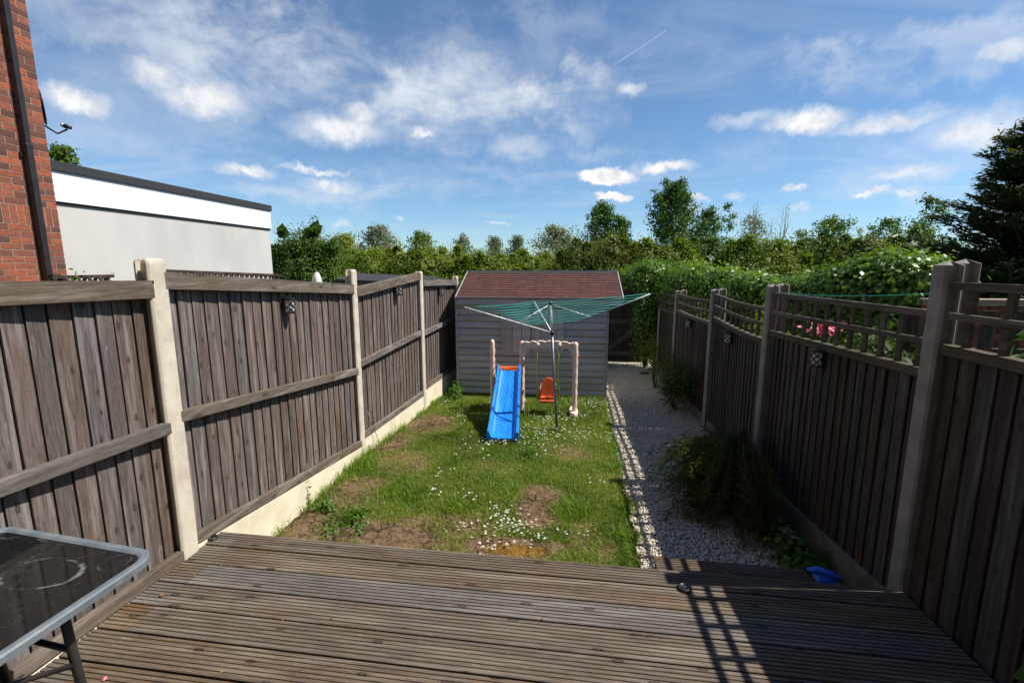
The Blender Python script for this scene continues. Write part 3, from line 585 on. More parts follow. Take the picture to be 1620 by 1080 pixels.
tall_at(882, 80, 364, 38, M['willow'], 'grey green willow just left of the leafy young tree', leaf=.2, nc=260, cr=.4)
tall_at(950, 62, 322, 27, M['poplar'], 'slender leafy poplar left of the tallest one', nc=330, leaf=.15, per=16, cr=.25)
tall_at(990, 50, 345, 27, M['poplar'], 'small leafy poplar between the two taller ones', nc=220, leaf=.15, per=16, cr=.25)
tall_at(1065, 95, 292, 27, M['poplar'], 'tallest leafy poplar in the middle distance', nc=560, leaf=.15, per=17, cr=.25, nl=12, trunk=.1)
tall_at(1122, 60, 332, 27, M['poplar'], 'shorter leafy poplar right of the tallest', nc=240, leaf=.14, per=15, cr=.22)
tall_at(1160, 22, 318, 26, M['poplar'], 'thin sapling with a small tuft of leaves on top', nc=44, leaf=.14, per=9, cr=.15, trunk=.04, low=.6)
tall_at(1192, 60, 345, 27, M['olive'], 'sparse brownish green tree with bare twigs', nc=190, leaf=.12, per=9, cr=.25)
tall_at(1310, 90, 346, 29, M['poplar'], 'sparse leafed broad tree right of the dead branches', nc=260, leaf=.16, per=9, cr=.26, nl=11)
tall_at(1268, 40, 365, 29, M['olive'], 'low brownish tree between dead branches and sparse tree', nc=90, leaf=.14, per=8, cr=.25)
tall_at(1355, 30, 362, 30, M['willow'], 'thin pale grey tree among the sparse ones', nc=50, leaf=.14, per=8, cr=.25, trunk=.04)
tall_at(1405, 70, 348, 28, M['poplar'], 'sparse leafed tree with a loose crown left of the conifer', nc=190, leaf=.16, per=9, cr=.24, nl=9)
tall_at(1462, 60, 312, 26, M['poplar'], 'open branched sapling touching the conifer', nc=150, leaf=.15, per=9, cr=.2, nl=10, low=.4)
tall_at(108, 60, 232, 16, M['dark_leaf'], 'dark leafy tree top showing above the extension roof beside the brick house', nc=170, leaf=.16, per=14, cr=.2, low=.6, nl=6)
def bare_tree(px, ytop, dist, label, spread):
    c = ony(px, ytop, dist); r = thing('bare_tree', (c[0], dist, G0), label, 'tree', 'bare dead trees beyond the garden'); b = MB(); h = c[2] - G0
    b.tube([(c[0], dist, G0), (c[0] + .1, dist, G0 + h * .55)], [.06, .035], 6); tw = MB()
    for i in range(11):
        z0 = G0 + h * RNG.uniform(.3, .62); dx = RNG.uniform(-1, 1) * spread; zt = G0 + h * RNG.uniform(.72, 1.0)
        p0 = (c[0] + .05, dist, z0); p1 = (c[0] + dx * .7, dist + RNG.uniform(-.3, .3), (z0 + zt) / 2 - .1); p2 = (c[0] + dx * .75 + RNG.normal(0, .1), dist + RNG.uniform(-.3, .3), zt); b.tube([p0, p1, p2], [.016, .013, .005], 5)
        for _ in range(4):
            q = np.array(p1) + (np.array(p2) - np.array(p1)) * RNG.random(); tw.tube([q, q + (RNG.normal(0, .25), RNG.normal(0, .2), RNG.uniform(.1, .5))], [.007, .004], 4)
    b.build('trunk', M['bare'], r); tw.build('branches', M['bare'], r)
bare_tree(1236, 320, 25, 'leafless dead tree, taller and wider of the two', .6); bare_tree(1196, 318, 25, 'thin leafless dead tree left of the wider one', .3)

# conifer: layered drooping boughs with ragged spray tips
def conifer():
    D_ = 10.5; c = ony(1672, 200, D_); top = 4.95; r = thing('conifer', (c[0], D_, G0), 'big dark cypress conifer with ragged boughs at the right edge', 'conifer')
    t = MB(); t.tube([(c[0], D_, G0), (c[0], D_, top - .2)], [.22, .04], 9); br = MB(); P = []; Nn = []; T = []; R = []; tipsP = []; tipsT = []; tipsN = []
    for i in range(230):
        f = i / 229; z = G0 + .9 + (top - G0 - 1.0) * f; a = i * 2.4 + RNG.normal(0, .2); L = (2.0 * (1 - f) ** .62 + .12) * RNG.uniform(.62, 1.12)
        d = np.array([math.cos(a), math.sin(a), 0]); rise = RNG.uniform(.22, .5)
        p0 = np.array([c[0], D_, z]); p1 = p0 + d * L * .55 + (0, 0, L * rise * .35); p2 = p0 + d * L + (0, 0, L * rise); br.tube([p0, p1, p2], [.03, .018, .006], 4)
        for s in np.linspace(.25, 1.0, int(8 + L * 7)):
            q = p0 + d * L * s + np.array((0, 0, L * rise * s ** 1.3)); spread = .24 * (1.2 - s) + .02
            side = np.array([-d[1], d[0], 0])
            for _ in range(9):
                o = side * RNG.normal(0, spread) + np.array((0, 0, RNG.normal(0, .05))) ; dr = d * RNG.uniform(.5, 1.) + side * np.sign(o @ side) * RNG.uniform(.1, .8) + np.array((0, 0, RNG.uniform(.05, .55)))
                P.append(q + o); T.append(dr); Nn.append(np.array((0, 0, 1.)) + RNG.normal(0, .5, 3)); R.append(RNG.random())
                if s > .75 and RNG.random() < .5: tipsP.append(q + o + dr * .09); tipsT.append(dr); tipsN.append(np.array((0, 0, 1.)) + RNG.normal(0, .5, 3))
    quads(np.array(P), np.array(Nn), RNG.uniform(.11, .24, len(P)), .042, R, M['conifer'], 'crown', r, np.array(T))
    quads(np.array(tipsP), np.array(tipsN), .12, .035, RNG.random(len(tipsP)), M['sunlit_tip'], 'spray_tips', r, np.array(tipsT))
    t.build('trunk', M['bark'], r); br.build('branches', M['bark'], r)
conifer()

# ------------------------------------------------------------------ climbing vine and mounds over the right boundary
def vine(label, lobes, nclump, per, leaf, name='climbing_vine', mat='vine', cr=.1, base=None):
    base = base if base is not None else (lobes[0][0], lobes[0][1], G0); r = thing(name, base, label, 'climbing plant')
    P, Nm, rn = crown_points(lobes, nclump, per, cr, .75); P = P[:]; Nm[:, 2] += .5
    quads(P, Nm, leaf * RNG.uniform(.7, 1.3, len(P)), leaf * .85, rn, M[mat], 'leaves', r); s = MB()
    for l in lobes[::2]: s = MB(); s.tube([(l[0], l[1], G0), (l[0] + RNG.normal(0, .1), l[1], (l[2] + G0) / 2), l[:3]], [.03, .02, .012], 5); s.build('stem', M['bark'], r)
lb = []
for x, y, Yd, rr in [(1030, 432, 11.0, .36), (1050, 445, 10.9, .36), (1000, 440, 11.5, .3), (1075, 438, 10.6, .36), (1090, 442, 9.8, .33), (1110, 440, 9.5, .36), (1135, 448, 9., .32), (1160, 446, 8.6, .32), (1185, 455, 8., .27), (1210, 458, 7.8, .25)]:
    p = ony(x, y, Yd); lb.append((p[0], Yd, p[2] - rr * .55, rr * 1.2, rr, rr))
for z in (1.2, .8, .4, .0): lb.append((1.86, 10.75, z, .2, .22, .3))
vine('bright green climbing vine spilling over the far end of the right fence beside the gate', lb, 1500, 28, .06, base=(1.95, 10.8, G0))
lb = []
for x, y, Yd, rr in [(1245, 468, 7.4, .24), (1275, 458, 7.2, .28), (1300, 462, 6.9, .26), (1330, 450, 6.8, .34), (1360, 442, 6.5, .36), (1395, 436, 6.4, .38), (1430, 436, 6.2, .38), (1458, 442, 6.0, .34), (1380, 480, 6.5, .4), (1440, 485, 6.1, .4), (1310, 490, 6.8, .35)]:
    p = ony(x, y, Yd); lb.append((p[0], Yd, p[2] - rr * .6, rr * 1.1, rr, rr))
vine('glossy green vine mound beyond the near right trellis', lb, 1700, 28, .062, name='vine_mound')

# ------------------------------------------------------------------ left fence
def fence_panel(parent, A, B, zt, zb, nb, inward, mat, railmat, rails=(), label=None, sag=0., width_jit=.12, over=.014, top_in=0., gap=.0):
    """A,B: plan ends; zt,zb: (z at A, z at B) of board tops and bottoms; inward: unit plan vector towards the garden"""
    A = np.array(A, float); B = np.array(B, float); d = (B - A); Ln = np.linalg.norm(d); d /= Ln; n = np.array(inward, float)
    ed = np.cumsum([0] + [1 + random.uniform(-width_jit, width_jit) for _ in range(nb)]); ed /= ed[-1]; b = MB()
    for i in range(nb):
        t0, t1 = ed[i] + (.0025 + gap * random.random()) / Ln, ed[i + 1] + (-.002 if not (gap and random.random() < .0) else 0) / Ln; t1 = min(t1, 1); th0, th1 = .006, .014
        jt = random.uniform(-.004, .004); ln_ = random.uniform(-.004, .004)
        P = []
        for zz in (0, 1):
            for t, lo, hi in ((t0, .004, .002 + th1), (t1, 0, th0)):
                q = A + d * Ln * t; sg = -sag * math.sin(PI * t) * zz
                z = (lerp(*zb, t) if not zz else lerp(*zt, t) + sg) + (jt if zz else -jt)
                P.append((q + n * (hi + ln_ * zz), z)); P.append((q + n * lo, z))
        # order hi0, lo0, hi1, lo1 -> ring
        ring = lambda k: [P[k + 0], P[k + 2], P[k + 3], P[k + 1]]
        V = [(*p, z) for p, z in ring(0)] + [(*p, z) for p, z in ring(4)]
        b.hexa(V)
    bk = [(*(A - n * .012), zb[0]), (*(B - n * .012), zb[1]), (*(B - n * .004), zb[1]), (*(A - n * .004), zb[0])]; s2 = sag * 1.2
    b.hexa(bk + [(q[0], q[1], (zt[0] if k in (0, 3) else zt[1]) - s2) for k, q in enumerate(bk)], rnd=.11, mi=1)  # dark backing sheet that reads as shade between boards
    pn = b.build('fence_panel', [mat, M['gap_shade']], parent)
    for (za, zb_, hgt, th, sg) in rails:
        rb = MB(); seg = 8 if sg else 1
        for k in range(seg):
            t0, t1 = k / seg, (k + 1) / seg
            pa = A + d * Ln * t0 + n * (.028 + th / 2); pb = A + d * Ln * t1 + n * (.028 + th / 2); V = []
            for zz in (-hgt / 2, hgt / 2):
                for q, t, s2 in ((pa, t0, 1), (pb, t1, 1), (pb, t1, -1), (pa, t0, -1)):
                    z = lerp(za, zb_, t) - sg * math.sin(PI * t); V.append((*(q + n * s2 * th / 2), z + zz))
            rb.hexa(V, rnd=.37 + za % .3)
        rb.build('rail', railmat, pn, bevel=0 if sg else .004)
    return pn
def post(parent, x, y, z0, z1, mat, w_=.10, ln=.12, rot=0., rounded=True, label=None, slot=True, pyr=False):
    b = MB(); h = w_ / 2; l = ln / 2; c = .012; s = .028 if slot else 0
    # H section seen in plan, x across the fence, y along it
    if slot: poly = [(-h + c, -l), (-h, -l + c), (-h, l - c), (-h + c, l), (-s, l), (-s, l - .03), (s, l - .03), (s, l), (h - c, l), (h, l - c), (h, -l + c), (h - c, -l), (s, -l), (s, -l + .03), (-s, -l + .03), (-s, -l)]
    else: poly = [(-h + c, -l), (-h, -l + c), (-h, l - c), (-h + c, l), (h - c, l), (h, l - c), (h, -l + c), (h - c, -l)]
    ca, sa = math.cos(rot), math.sin(rot); poly = [(x + p * ca - q * sa, y + p * sa + q * ca) for p, q in poly]; n = len(poly); V = []
    lv = [(z0, 1.), (z1 - .03, 1.), (z1 - .012, .93), (z1, .75)]
    for z, s_ in lv: V += [(x + (p - x) * s_, y + (q - y) * s_, z) for p, q in poly]
    if pyr: lv = [(z0, 1.), (z1 - .022, 1.), (z1 - .003, .22), (z1, .1)]; V = [(x + (p - x) * s_, y + (q - y) * s_, z) for z, s_ in lv for p, q in poly]
    Fs = [tuple(range(n))]
    for k in range(len(lv) - 1): Fs += [(k * n + i, k * n + (i + 1) % n, (k + 1) * n + (i + 1) % n, (k + 1) * n + i)[::-1] for i in range(n)]
    Fs.append(tuple((len(lv) - 1) * n + i for i in range(n))[::-1]); b.add(V, Fs)
    o = b.build('concrete_post', mat, parent, bevel=.004)
    if label: o['label'] = label
    return o
LP = [(-2.5, .72), (-2.5, 2.56), (-2.47, 5.15), (-2.25, 6.98), (-2.17, 9.03)]
lf = thing('garden_fence', (-2.5, 2.56, LZ), 'sunlit weathered grey close board fence with pale concrete posts along the left of the lawn', 'fence')
TOPS = [1.92, 1.95, 1.87, 1.83, 1.72]
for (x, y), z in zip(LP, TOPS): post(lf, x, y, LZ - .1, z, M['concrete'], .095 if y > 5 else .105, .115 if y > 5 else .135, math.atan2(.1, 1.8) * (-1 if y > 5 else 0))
R0 = .085
specs = [((1.84, 1.80), (.98, .91), (.10, .05), 16), ((1.85, 1.68), (.955, .69), (.10, -.20), 21), ((1.64, 1.79), (.76, .90), (-.13, -.07), 18), ((1.69, 1.63), (.87, .92), (.0, -.03), 17)]
for i, (zt, zm, zb, nb) in enumerate(specs):
    A = np.array(LP[i]); B = np.array(LP[i + 1]); d = (B - A) / np.linalg.norm(B - A); n = (d[1], -d[0]); A2 = A + d * .04; B2 = B - d * .04; nA = np.array(n) * -.02
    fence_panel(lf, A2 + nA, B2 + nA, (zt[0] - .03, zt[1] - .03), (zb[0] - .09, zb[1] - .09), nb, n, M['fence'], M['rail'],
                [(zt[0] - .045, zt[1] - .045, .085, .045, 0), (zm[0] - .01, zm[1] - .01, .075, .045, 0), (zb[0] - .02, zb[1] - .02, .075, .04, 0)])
    # capping strip on the panel
    cp = MB(); cp.bar((*(A2 + np.array(n) * .01), zt[0] + .008), (*(B2 + np.array(n) * .01), zt[1] + .008), .022, .085, (0, 0, 1)); cp.build('capping', M['rail'], lf)
    gb_ = MB(); off = np.array(n) * .004; gb_.hexa([(*(A2 + off - np.array(n) * .03), LZ - .12), (*(B2 + off - np.array(n) * .03), LZ - .12), (*(B2 + off + np.array(n) * .035), LZ - .12), (*(A2 + off + np.array(n) * .035), LZ - .12),
                 (*(A2 + off - np.array(n) * .03), zb[0] - .065), (*(B2 + off - np.array(n) * .03), zb[1] - .065), (*(B2 + off + np.array(n) * .035), zb[1] - .065), (*(A2 + off + np.array(n) * .035), zb[0] - .065)])
    gb_.build('gravel_board', M['gravelboard'], lf, bevel=.006)

# ------------------------------------------------------------------ right fence with trellis
rf = thing('trellis_fence', (2.05, 2.55, LZ), 'brown close board fence with square trellis on top, in shade along the gravel path', 'fence')
RX = 2.06; RP = [(.35, 1.93, 1), (2.77, 1.93, 1), (4.88, 1.73, 1), (6.66, 1.60, 1), (8.75, 1.48, 1), (10.2, 1.02, 0)]
for y, zt, dbl in RP:
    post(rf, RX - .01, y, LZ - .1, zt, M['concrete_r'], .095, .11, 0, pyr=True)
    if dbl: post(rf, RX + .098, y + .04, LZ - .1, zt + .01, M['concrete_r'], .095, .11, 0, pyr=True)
rs = [  # y0,y1, (top rail z0,z1), (cap z0,z1), boards, sag, trellis?
    (.41, 2.71, (1.80, 1.80), (1.44, 1.46), 21, 0., 11), (2.83, 4.82, (1.64, 1.63), (1.30, 1.25), 20, .0, 12), (4.94, 6.60, (1.47, 1.52), (1.14, 1.20), 18, .022, 10), (6.72, 8.69, (1.42, 1.40), (1.11, 1.11), 19, .018, 10), (8.81, 10.7, (1.36, 1.35), (1.06, 1.02), 14, .015, 8)]
for (y0, y1, zt, zc, nb, sg, nt) in rs:
    zb = (-.09, -.09) if y1 < 2.8 else (-.10, -.24) if y1 < 5 else (-.24, -.24)
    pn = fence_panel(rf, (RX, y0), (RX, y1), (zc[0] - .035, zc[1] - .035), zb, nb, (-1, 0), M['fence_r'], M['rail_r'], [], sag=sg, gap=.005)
    def strip(z0, z1, h, th, x, sgv, name='rail'):
        rb = MB(); seg = 10 if sgv else 1
        for k in range(seg):
            V = []
            for dz_ in (-h / 2, h / 2):
                for t, xx in ((k / seg, x - th / 2), ((k + 1) / seg, x - th / 2), ((k + 1) / seg, x + th / 2), (k / seg, x + th / 2)):
                    V.append((xx, lerp(y0, y1, t), lerp(z0, z1, t) - sgv * math.sin(PI * t) + dz_))
            rb.hexa(V, rnd=.21 + z0 % .4)
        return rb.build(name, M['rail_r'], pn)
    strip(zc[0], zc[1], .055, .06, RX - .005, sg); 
    tr = MB(); seg = 10 if sg else 1
    for z0, z1, h in ((zt[0], zt[1], .04), ((zt[0] + zc[0]) / 2 + .012, (zt[1] + zc[1]) / 2 + .012, .035)):
        for k in range(seg):
            V = []
            for dz_ in (-h / 2, h / 2):
                for t, xx in ((k / seg, RX - .026), ((k + 1) / seg, RX - .026), ((k + 1) / seg, RX - .006), (k / seg, RX - .006)):
                    V.append((xx, lerp(y0, y1, t), lerp(z0, z1, t) - sg * math.sin(PI * t) + dz_))
            tr.hexa(V, rnd=.5)
    for k in range(nt):
        t = (k + .5) / nt; y = lerp(y0, y1, t); s2 = sg * math.sin(PI * t); tr.box(RX - .004, RX + .016, y - .019, y + .019, lerp(*zc, t) - s2 + .02, lerp(*zt, t) - s2 + .02)
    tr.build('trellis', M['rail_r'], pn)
    gb_ = MB(); gb_.hexa([(RX - .03, y0, LZ - .12), (RX + .02, y0, LZ - .12), (RX + .02, y1, LZ - .12), (RX - .03, y1, LZ - .12), (RX - .03, y0, zb[0] - .004), (RX + .02, y0, zb[0] - .004), (RX + .02, y1, zb[1] - .004), (RX - .03, y1, zb[1] - .004)]); gb_.build('gravel_board', M['concrete_d'], rf, bevel=.005)

# ------------------------------------------------------------------ fence lamps
def lamp(P, n, label):
    """P: point on the fence face, n: outward plan unit vector"""
    P = np.array(P, float); n = np.array([*n, 0.]); s = np.cross((0, 0, 1.), n); r = thing('fence_light', P, label, 'solar light', 'solar lamps on the garden fences')
    q = lambda a, b, c: P + s * a + n * b + np.array((0, 0, c)); W, Dp, Hh = .05, .075, .065
    b = MB(); b.hexa([q(-W, 0, -Hh), q(W, 0, -Hh), q(W, .02, -Hh), q(-W, .02, -Hh), q(-W, 0, Hh + .012), q(W, 0, Hh + .012), q(W, .02, Hh + .012), q(-W, .02, Hh + .012)])
    m = 12; arc = lambda k, rw, rd: (rw * math.cos(PI * k / m), .01 + rd * math.sin(PI * k / m))
    def half(z0, z1, rw, rd): b_ = [q(*arc(k, rw, rd), 0) for k in range(m + 1)]; return b_, np.array((0, 0, z0)), np.array((0, 0, z1))
    po, a, c = half(Hh - .012, Hh + .01, W + .004, Dp); b.prism(po, a, c); po, a, c = half(-Hh, -Hh + .014, W + .004, Dp); b.prism(po, a, c)
    b.build('housing', M['black'], r); d_ = MB(); po, a, c = half(-Hh + .014, Hh - .012, W - .004, Dp - .008); d_.prism(po, a, c); d_.build('diffuser', M['diffuser'], r)
    l = MB(); zz0, zz1 = -Hh + .014, Hh - .012
    for sgn in (1, -1):
        for k0 in range(-2, 7, 3):
            pts = []
            for k in range(0, 7):
                kk = k0 + k
                if 0 <= kk <= m: z = lerp(zz0, zz1, k / 6) if sgn > 0 else lerp(zz1, zz0, k / 6); pts.append(q(*arc(kk, W, Dp - .003), z))
            if len(pts) > 1: l.tube(pts, .0048, 5)
        for k0 in range(7, 10, 3):
            pts = []
            for k in range(0, 7):
                kk = k0 + k
                if 0 <= kk <= m: z = lerp(zz0, zz1, k / 6) if sgn > 0 else lerp(zz1, zz0, k / 6); pts.append(q(*arc(kk, W, Dp - .003), z))
            if len(pts) > 1: l.tube(pts, .0048, 5)
    l.build('lattice', M['black'], r)
def fence_pt(i, x, y):   # where a pixel ray meets left fence section i
    A = np.array(LP[i]); B = np.array(LP[i + 1]); d = (B - A) / np.linalg.norm(B - A); n = np.array((d[1], -d[0])); A = A + n * .012
    r = ray(x, y); t = ((A - CAM[:2]) @ n) / (r[:2] @ n); return CAM + r * t, tuple(n)
for i, x, y, lab in ((1, 453, 484, 'black lattice solar lamp on the second left fence panel, nearest on the left'), (2, 627, 460, 'black lattice solar lamp on the third left fence panel, left of the pair'), (3, 695, 462, 'small far lattice lamp on the last left panel by the shed')):
    p, n = fence_pt(i, x, y); lamp(p, n, lab)
for x, y, lab in ((1299, 567, 'lattice solar lamp nearest the viewer on the shaded right fence'), (1156, 535, 'lattice solar lamp on the middle sagging right panel'), (1092, 512, 'farthest lattice solar lamp on the right fence')):
    p = onx(x, y, RX - .026); lamp(p, (-1, 0), lab)

# ------------------------------------------------------------------ decking
DS = -.024
def dy(x, y0): return y0 + DS * x
dk = thing('decking', (0, 2.7, 0), 'grooved weathered grey brown timber decking across the foreground', 'decking')
def deck_board(parent, x0, x1, yb, yf, zt, th=.028, ng=7, name='deck_board'):
    """grooved profile in y-z extruded along x"""
    prof = [(yb, 0)]; W = yf - yb; p = W / ng
    for i in range(ng):
        c = yb + p * (i + .5); g_ = p * .2; prof += [(c - p / 2 + g_ * .55, zt), (c - p / 2 + g_ * .55 + .003, zt)] if 0 else []
    pts = [(yb, zt - th), (yb, zt - .004), (yb + .004, zt)]
    for i in range(1, ng):
        c = yb + p * i; pts += [(c - .0042, zt), (c - .0028, zt - .006), (c + .0028, zt - .006), (c + .0042, zt)]
    pts += [(yf - .004, zt), (yf, zt - .004), (yf, zt - th)]; n = len(pts); V = []
    for x in (x0, x1): V += [(x, dy(x, y), z) for y, z in pts]
    Fs = [(i, i + 1, n + i + 1, n + i) for i in range(n - 1)] + [(n - 1, 0, n, 2 * n - 1), tuple(range(n))[::-1], tuple(range(n, 2 * n))]
    b = MB(); b.add(V, Fs); return b.build(name, M['deck'], parent)
y = 2.775; i = 0
while y > -.95:
    wd = .150 if i == 0 else .177
    jx = -2.27 + random.uniform(-.012, .012); z = random.uniform(-.0015, .0015)
    deck_board(dk, -2.485, jx - .0015, y - wd, y, z, ng=6 if i == 0 else 7); deck_board(dk, jx + .0015, 2.018, y - wd, y, z + random.uniform(-.001, .001), ng=6 if i == 0 else 7)
    y -= wd + .012; i += 1
fr = MB(); fr.box(-2.42, 1.95, 2.55, 2.59, LZ, -.03)
for x in np.arange(-2.4, 2, .4): fr.box(x, x + .045, -.95, 2.545, -.15, -.03)
fr.build('frame', M['darkwood'], dk)
stp = thing('deck_step', (1.2, 3.0, LZ), 'small grooved timber step below the decking at the gravel path', 'step')
y = 3.17
for k in range(3): 
    b = deck_board(stp, .67, 1.68, y - .15, y, -.17, name='step_board', ng=6); y -= .156
sb = MB(); sb.box(.68, 1.67, 2.74, 3.14, LZ, -.2); sb.build('step_frame', M['darkwood'], stp)
def disc(px, py, label, r_=.04, z=0., thick=.018):
    c = onz(px, py, z); t = thing('deck_light', c, label, 'deck light', 'round black deck lights'); b = MB(); m = 20
    ring = lambda rr, zz: [(c[0] + rr * math.cos(2 * PI * k / m), c[1] + rr * math.sin(2 * PI * k / m), z + zz) for k in range(m)]
    V = ring(r_, 0) + ring(r_, thick * .7) + ring(r_ * .86, thick) + ring(r_ * .62, thick) + ring(r_ * .58, thick * .6); Fs = []
    for a in range(4): Fs += [(a * m + k, a * m + (k + 1) % m, (a + 1) * m + (k + 1) % m, (a + 1) * m + k) for k in range(m)]
    Fs.append(tuple(4 * m + k for k in range(m))); b.add(V, Fs, smooth=True); b.build('rim', M['black'], t)
    l = MB(); l.prism([(c[0] + r_ * .4 * math.cos(2 * PI * k / m), c[1] + r_ * .4 * math.sin(2 * PI * k / m), z) for k in range(m)], (0, 0, thick * .55), (0, 0, thick * .9)); l.build('lens', M['black_metal'], t)
disc(1083, 931, 'round black cap on the deck boards in the trellis shadow'); disc(336, 852, 'round black cap at the front left corner of the decking', .036)

# ------------------------------------------------------------------ shed
SY = 8.1; sL, sR = -1.93, .74
shd = thing('garden_shed', (-.6, SY, LZ), 'grey painted timber shed with a red brown shingle roof behind the lawn', 'shed')
cl = MB(); z = LZ; k = 0
ez = 1.30
nbd = 14; hb_ = (ez - LZ) / nbd
for k in range(nbd):          # rounded lapped boards on the front
    z = LZ + hb_ * k; pf_ = [(-.002, 0), (-.022, .006), (-.030, .022), (-.030, .05), (-.022, .085), (-.008, .108), (.006, .118), (.006, hb_)]
    pf_ = [(0, SY + .012 + a, z + b_ * hb_ / .121) for a, b_ in pf_[:-1]] + [(0, SY + .018, z + hb_ - .0005), (0, SY + .05, z + hb_ - .0005), (0, SY + .05, z)]
    cl.prism(pf_, (sL, 0, 0), (sR, 0, 0))
for xs, sg in ((sL, -1), (sR, 1)):
    z = LZ
    while z < ez:
        z2 = min(z + .118, ez); a, b_ = (xs - .0 * sg, xs + .016 * sg)
        cl.hexa([(min(a, b_), SY + .03, z), (max(a, b_), SY + .03, z), (max(a, b_), SY + 2.1, z), (min(a, b_), SY + 2.1, z), (xs - .004, SY + .03, z2), (xs + .004, SY + .03, z2), (xs + .004, SY + 2.1, z2), (xs - .004, SY + 2.1, z2)]); z = z2
cl.box(sL + .02, sR - .02, SY + 2.07, SY + 2.1, LZ, ez)
for xs in (sL + .004, sR - .03): cl.prism([(xs, SY + .05, ez - .01), (xs, SY + 2.05, ez - .01), (xs, SY + 1.0, 1.82)], (0, 0, 0), (.026, 0, 0))
cl.build('wall', M['shed'], shd)
# roof: front slope from the eaves up to the ridge, back slope behind
e0 = ony(722, 473, SY - .1); e1 = ony(985, 470, SY - .1); ry = SY + .95; r0 = ony(752, 433, ry); r1 = ony(969, 427, ry)
xl, xr = min(e0[0], r0[0]), max(e1[0], r1[0]); xl = e0[0]; xr = e1[0]; ze = (e0[2] + e1[2]) / 2; zr = (r0[2] + r1[2]) / 2
print('shed', xl, xr, ze, zr, r0[0], r1[0])
rfm = MB(); n_ = 11
def slope(ya, za, yb, zb_):
    for i in range(n_):
        t0, t1 = i / n_, (i + 1) / n_; lift = .010; xx = xl - .01
        while xx < xr:
            w2 = .16 if xx > xl else .08 + .05 * (i % 2); x2 = min(xx + w2, xr + .01); ja = random.uniform(-.002, .003)
            a0, a1 = lerp(za, zb_, t0), lerp(za, zb_, t1 + .0)
            y0_, y1_ = lerp(ya, yb, t0), lerp(ya, yb, t1)
            rfm.hexa([(xx + .002, y0_, a0 + .002), (x2 - .002, y0_, a0 + .002), (x2 - .002, y1_, a1), (xx + .002, y1_, a1), (xx + .002, y0_, a0 + lift + ja), (x2 - .002, y0_, a0 + lift + ja), (x2 - .002, y1_, a1 + .004), (xx + .002, y1_, a1 + .004)])
            xx = x2
slope(SY - .12, ze, ry, zr); slope(SY + 2.2, ze, ry, zr); roof = rfm.build('roof', M['shingle'], shd)
rb_ = MB(); rb_.prism([(0, SY - .115, ze - .022), (0, ry, zr - .022), (0, ry, zr), (0, SY - .115, ze)], (xl, 0, 0), (xr, 0, 0)); rb_.prism([(0, SY + 2.19, ze - .022), (0, ry, zr - .022), (0, ry, zr), (0, SY + 2.19, ze)], (xl, 0, 0), (xr, 0, 0)); rb_.build('roof_deck', M['darkwood'], roof)
rc = MB(); rc.prism([(0, ry - .09, zr - .03), (0, ry, zr + .012), (0, ry + .09, zr - .03), (0, ry, zr + .026)], (xl - .012, 0, 0), (xr + .012, 0, 0)); rc.build('ridge_cap', M['felt'], roof)
fa = MB(); fa.box(xl, xr, SY - .125, SY - .112, ze - .012, ze + .012); 
for xs in (xl - .022, xr + .004):
    fa.prism([(0, SY - .13, ze - .085), (0, ry, zr - .085), (0, ry, zr + .018), (0, SY - .13, ze + .018)], (xs, 0, 0), (xs + .018, 0, 0)); fa.prism([(0, SY + 2.2, ze - .085), (0, ry + .001, zr - .085), (0, ry + .001, zr + .018), (0, SY + 2.2, ze + .018)], (xs, 0, 0), (xs + .018, 0, 0))
fa.build('barge_board', M['shed_light'], shd)
ff = MB(); ff.box(xl + .003, xr - .003, SY - .108, SY - .088, ze - .12, ze - .015); ff.build('fascia', M['shed'], shd)
ct = MB(); ct.box(sR - .022, sR + .02, SY - .03, SY + .015, LZ + .02, ez - .02); ct.build('corner_trim', M['shed_light'], shd)
ct = MB(); ct.box(sL - .02, sL + .02, SY - .022, SY + .015, LZ + .02, ez - .02); ct.build('corner_trim', M['shed'], shd)
# boarded window hatch
h0 = ony(796, 560, SY - .03); h1 = ony(893, 500, SY - .03); hm = ony(840, 500, SY)[0]
def hatch(x0, x1, nb):
    b = MB(); wb = (x1 - x0) / nb
    for i in range(nb): b.box(x0 + wb * i + .004, x0 + wb * (i + 1) - .004, SY - .040, SY - .014, h0[2] + .02, h1[2] + .12)
    o = b.build('shutter', M['shed'], shd, bevel=.003); c = MB(); c.box(x0 - .0, x1 + .0, SY - .06, SY - .041, h0[2] - .01, h0[2] + .025); c.box(x0 - .02, x0 + .016, SY - .058, SY - .0405, h0[2] + .027, h1[2] + .12); c.build('shutter_trim', M['shed'], o)
hatch(h0[0], hm, 3); hatch(hm + .035, h1[0], 4)
# ------------------------------------------------------------------ back boundary
BY = 11.1
bf = thing('back_fence', (0, BY, LZ), 'dark timber back fence behind the shed', 'fence')
fence_panel(bf, (-2.6, BY + .25), (.95, BY + .25), (1.30, 1.28), (LZ + .02, LZ + .02), 28, (0, -1), M['darkwood'], M['darkwood'], [(1.33, 1.31, .05, .05, 0), (1.0, 1.0, .07, .04, 0), (.3, .3, .07, .04, 0)])
pp = MB(); pp.box(.86, .97, BY - .02, BY + .09, LZ, 1.42); pp.build('post', M['darkwood'], bf); pp = MB(); pp.box(1.87, 1.98, BY - .02, BY + .09, LZ, 1.42); pp.build('post', M['darkwood'], bf)
pp = MB(); pp.box(.8, 2.1, BY - .05, BY - .021, 1.25, 1.38); pp.build('rail', M['darkwood'], bf)
gt = thing('garden_gate', (.98, BY, LZ), 'dark ledged and braced timber gate at the end of the gravel path', 'gate')
b = MB(); w0, w1 = .985, 1.855; n = 8
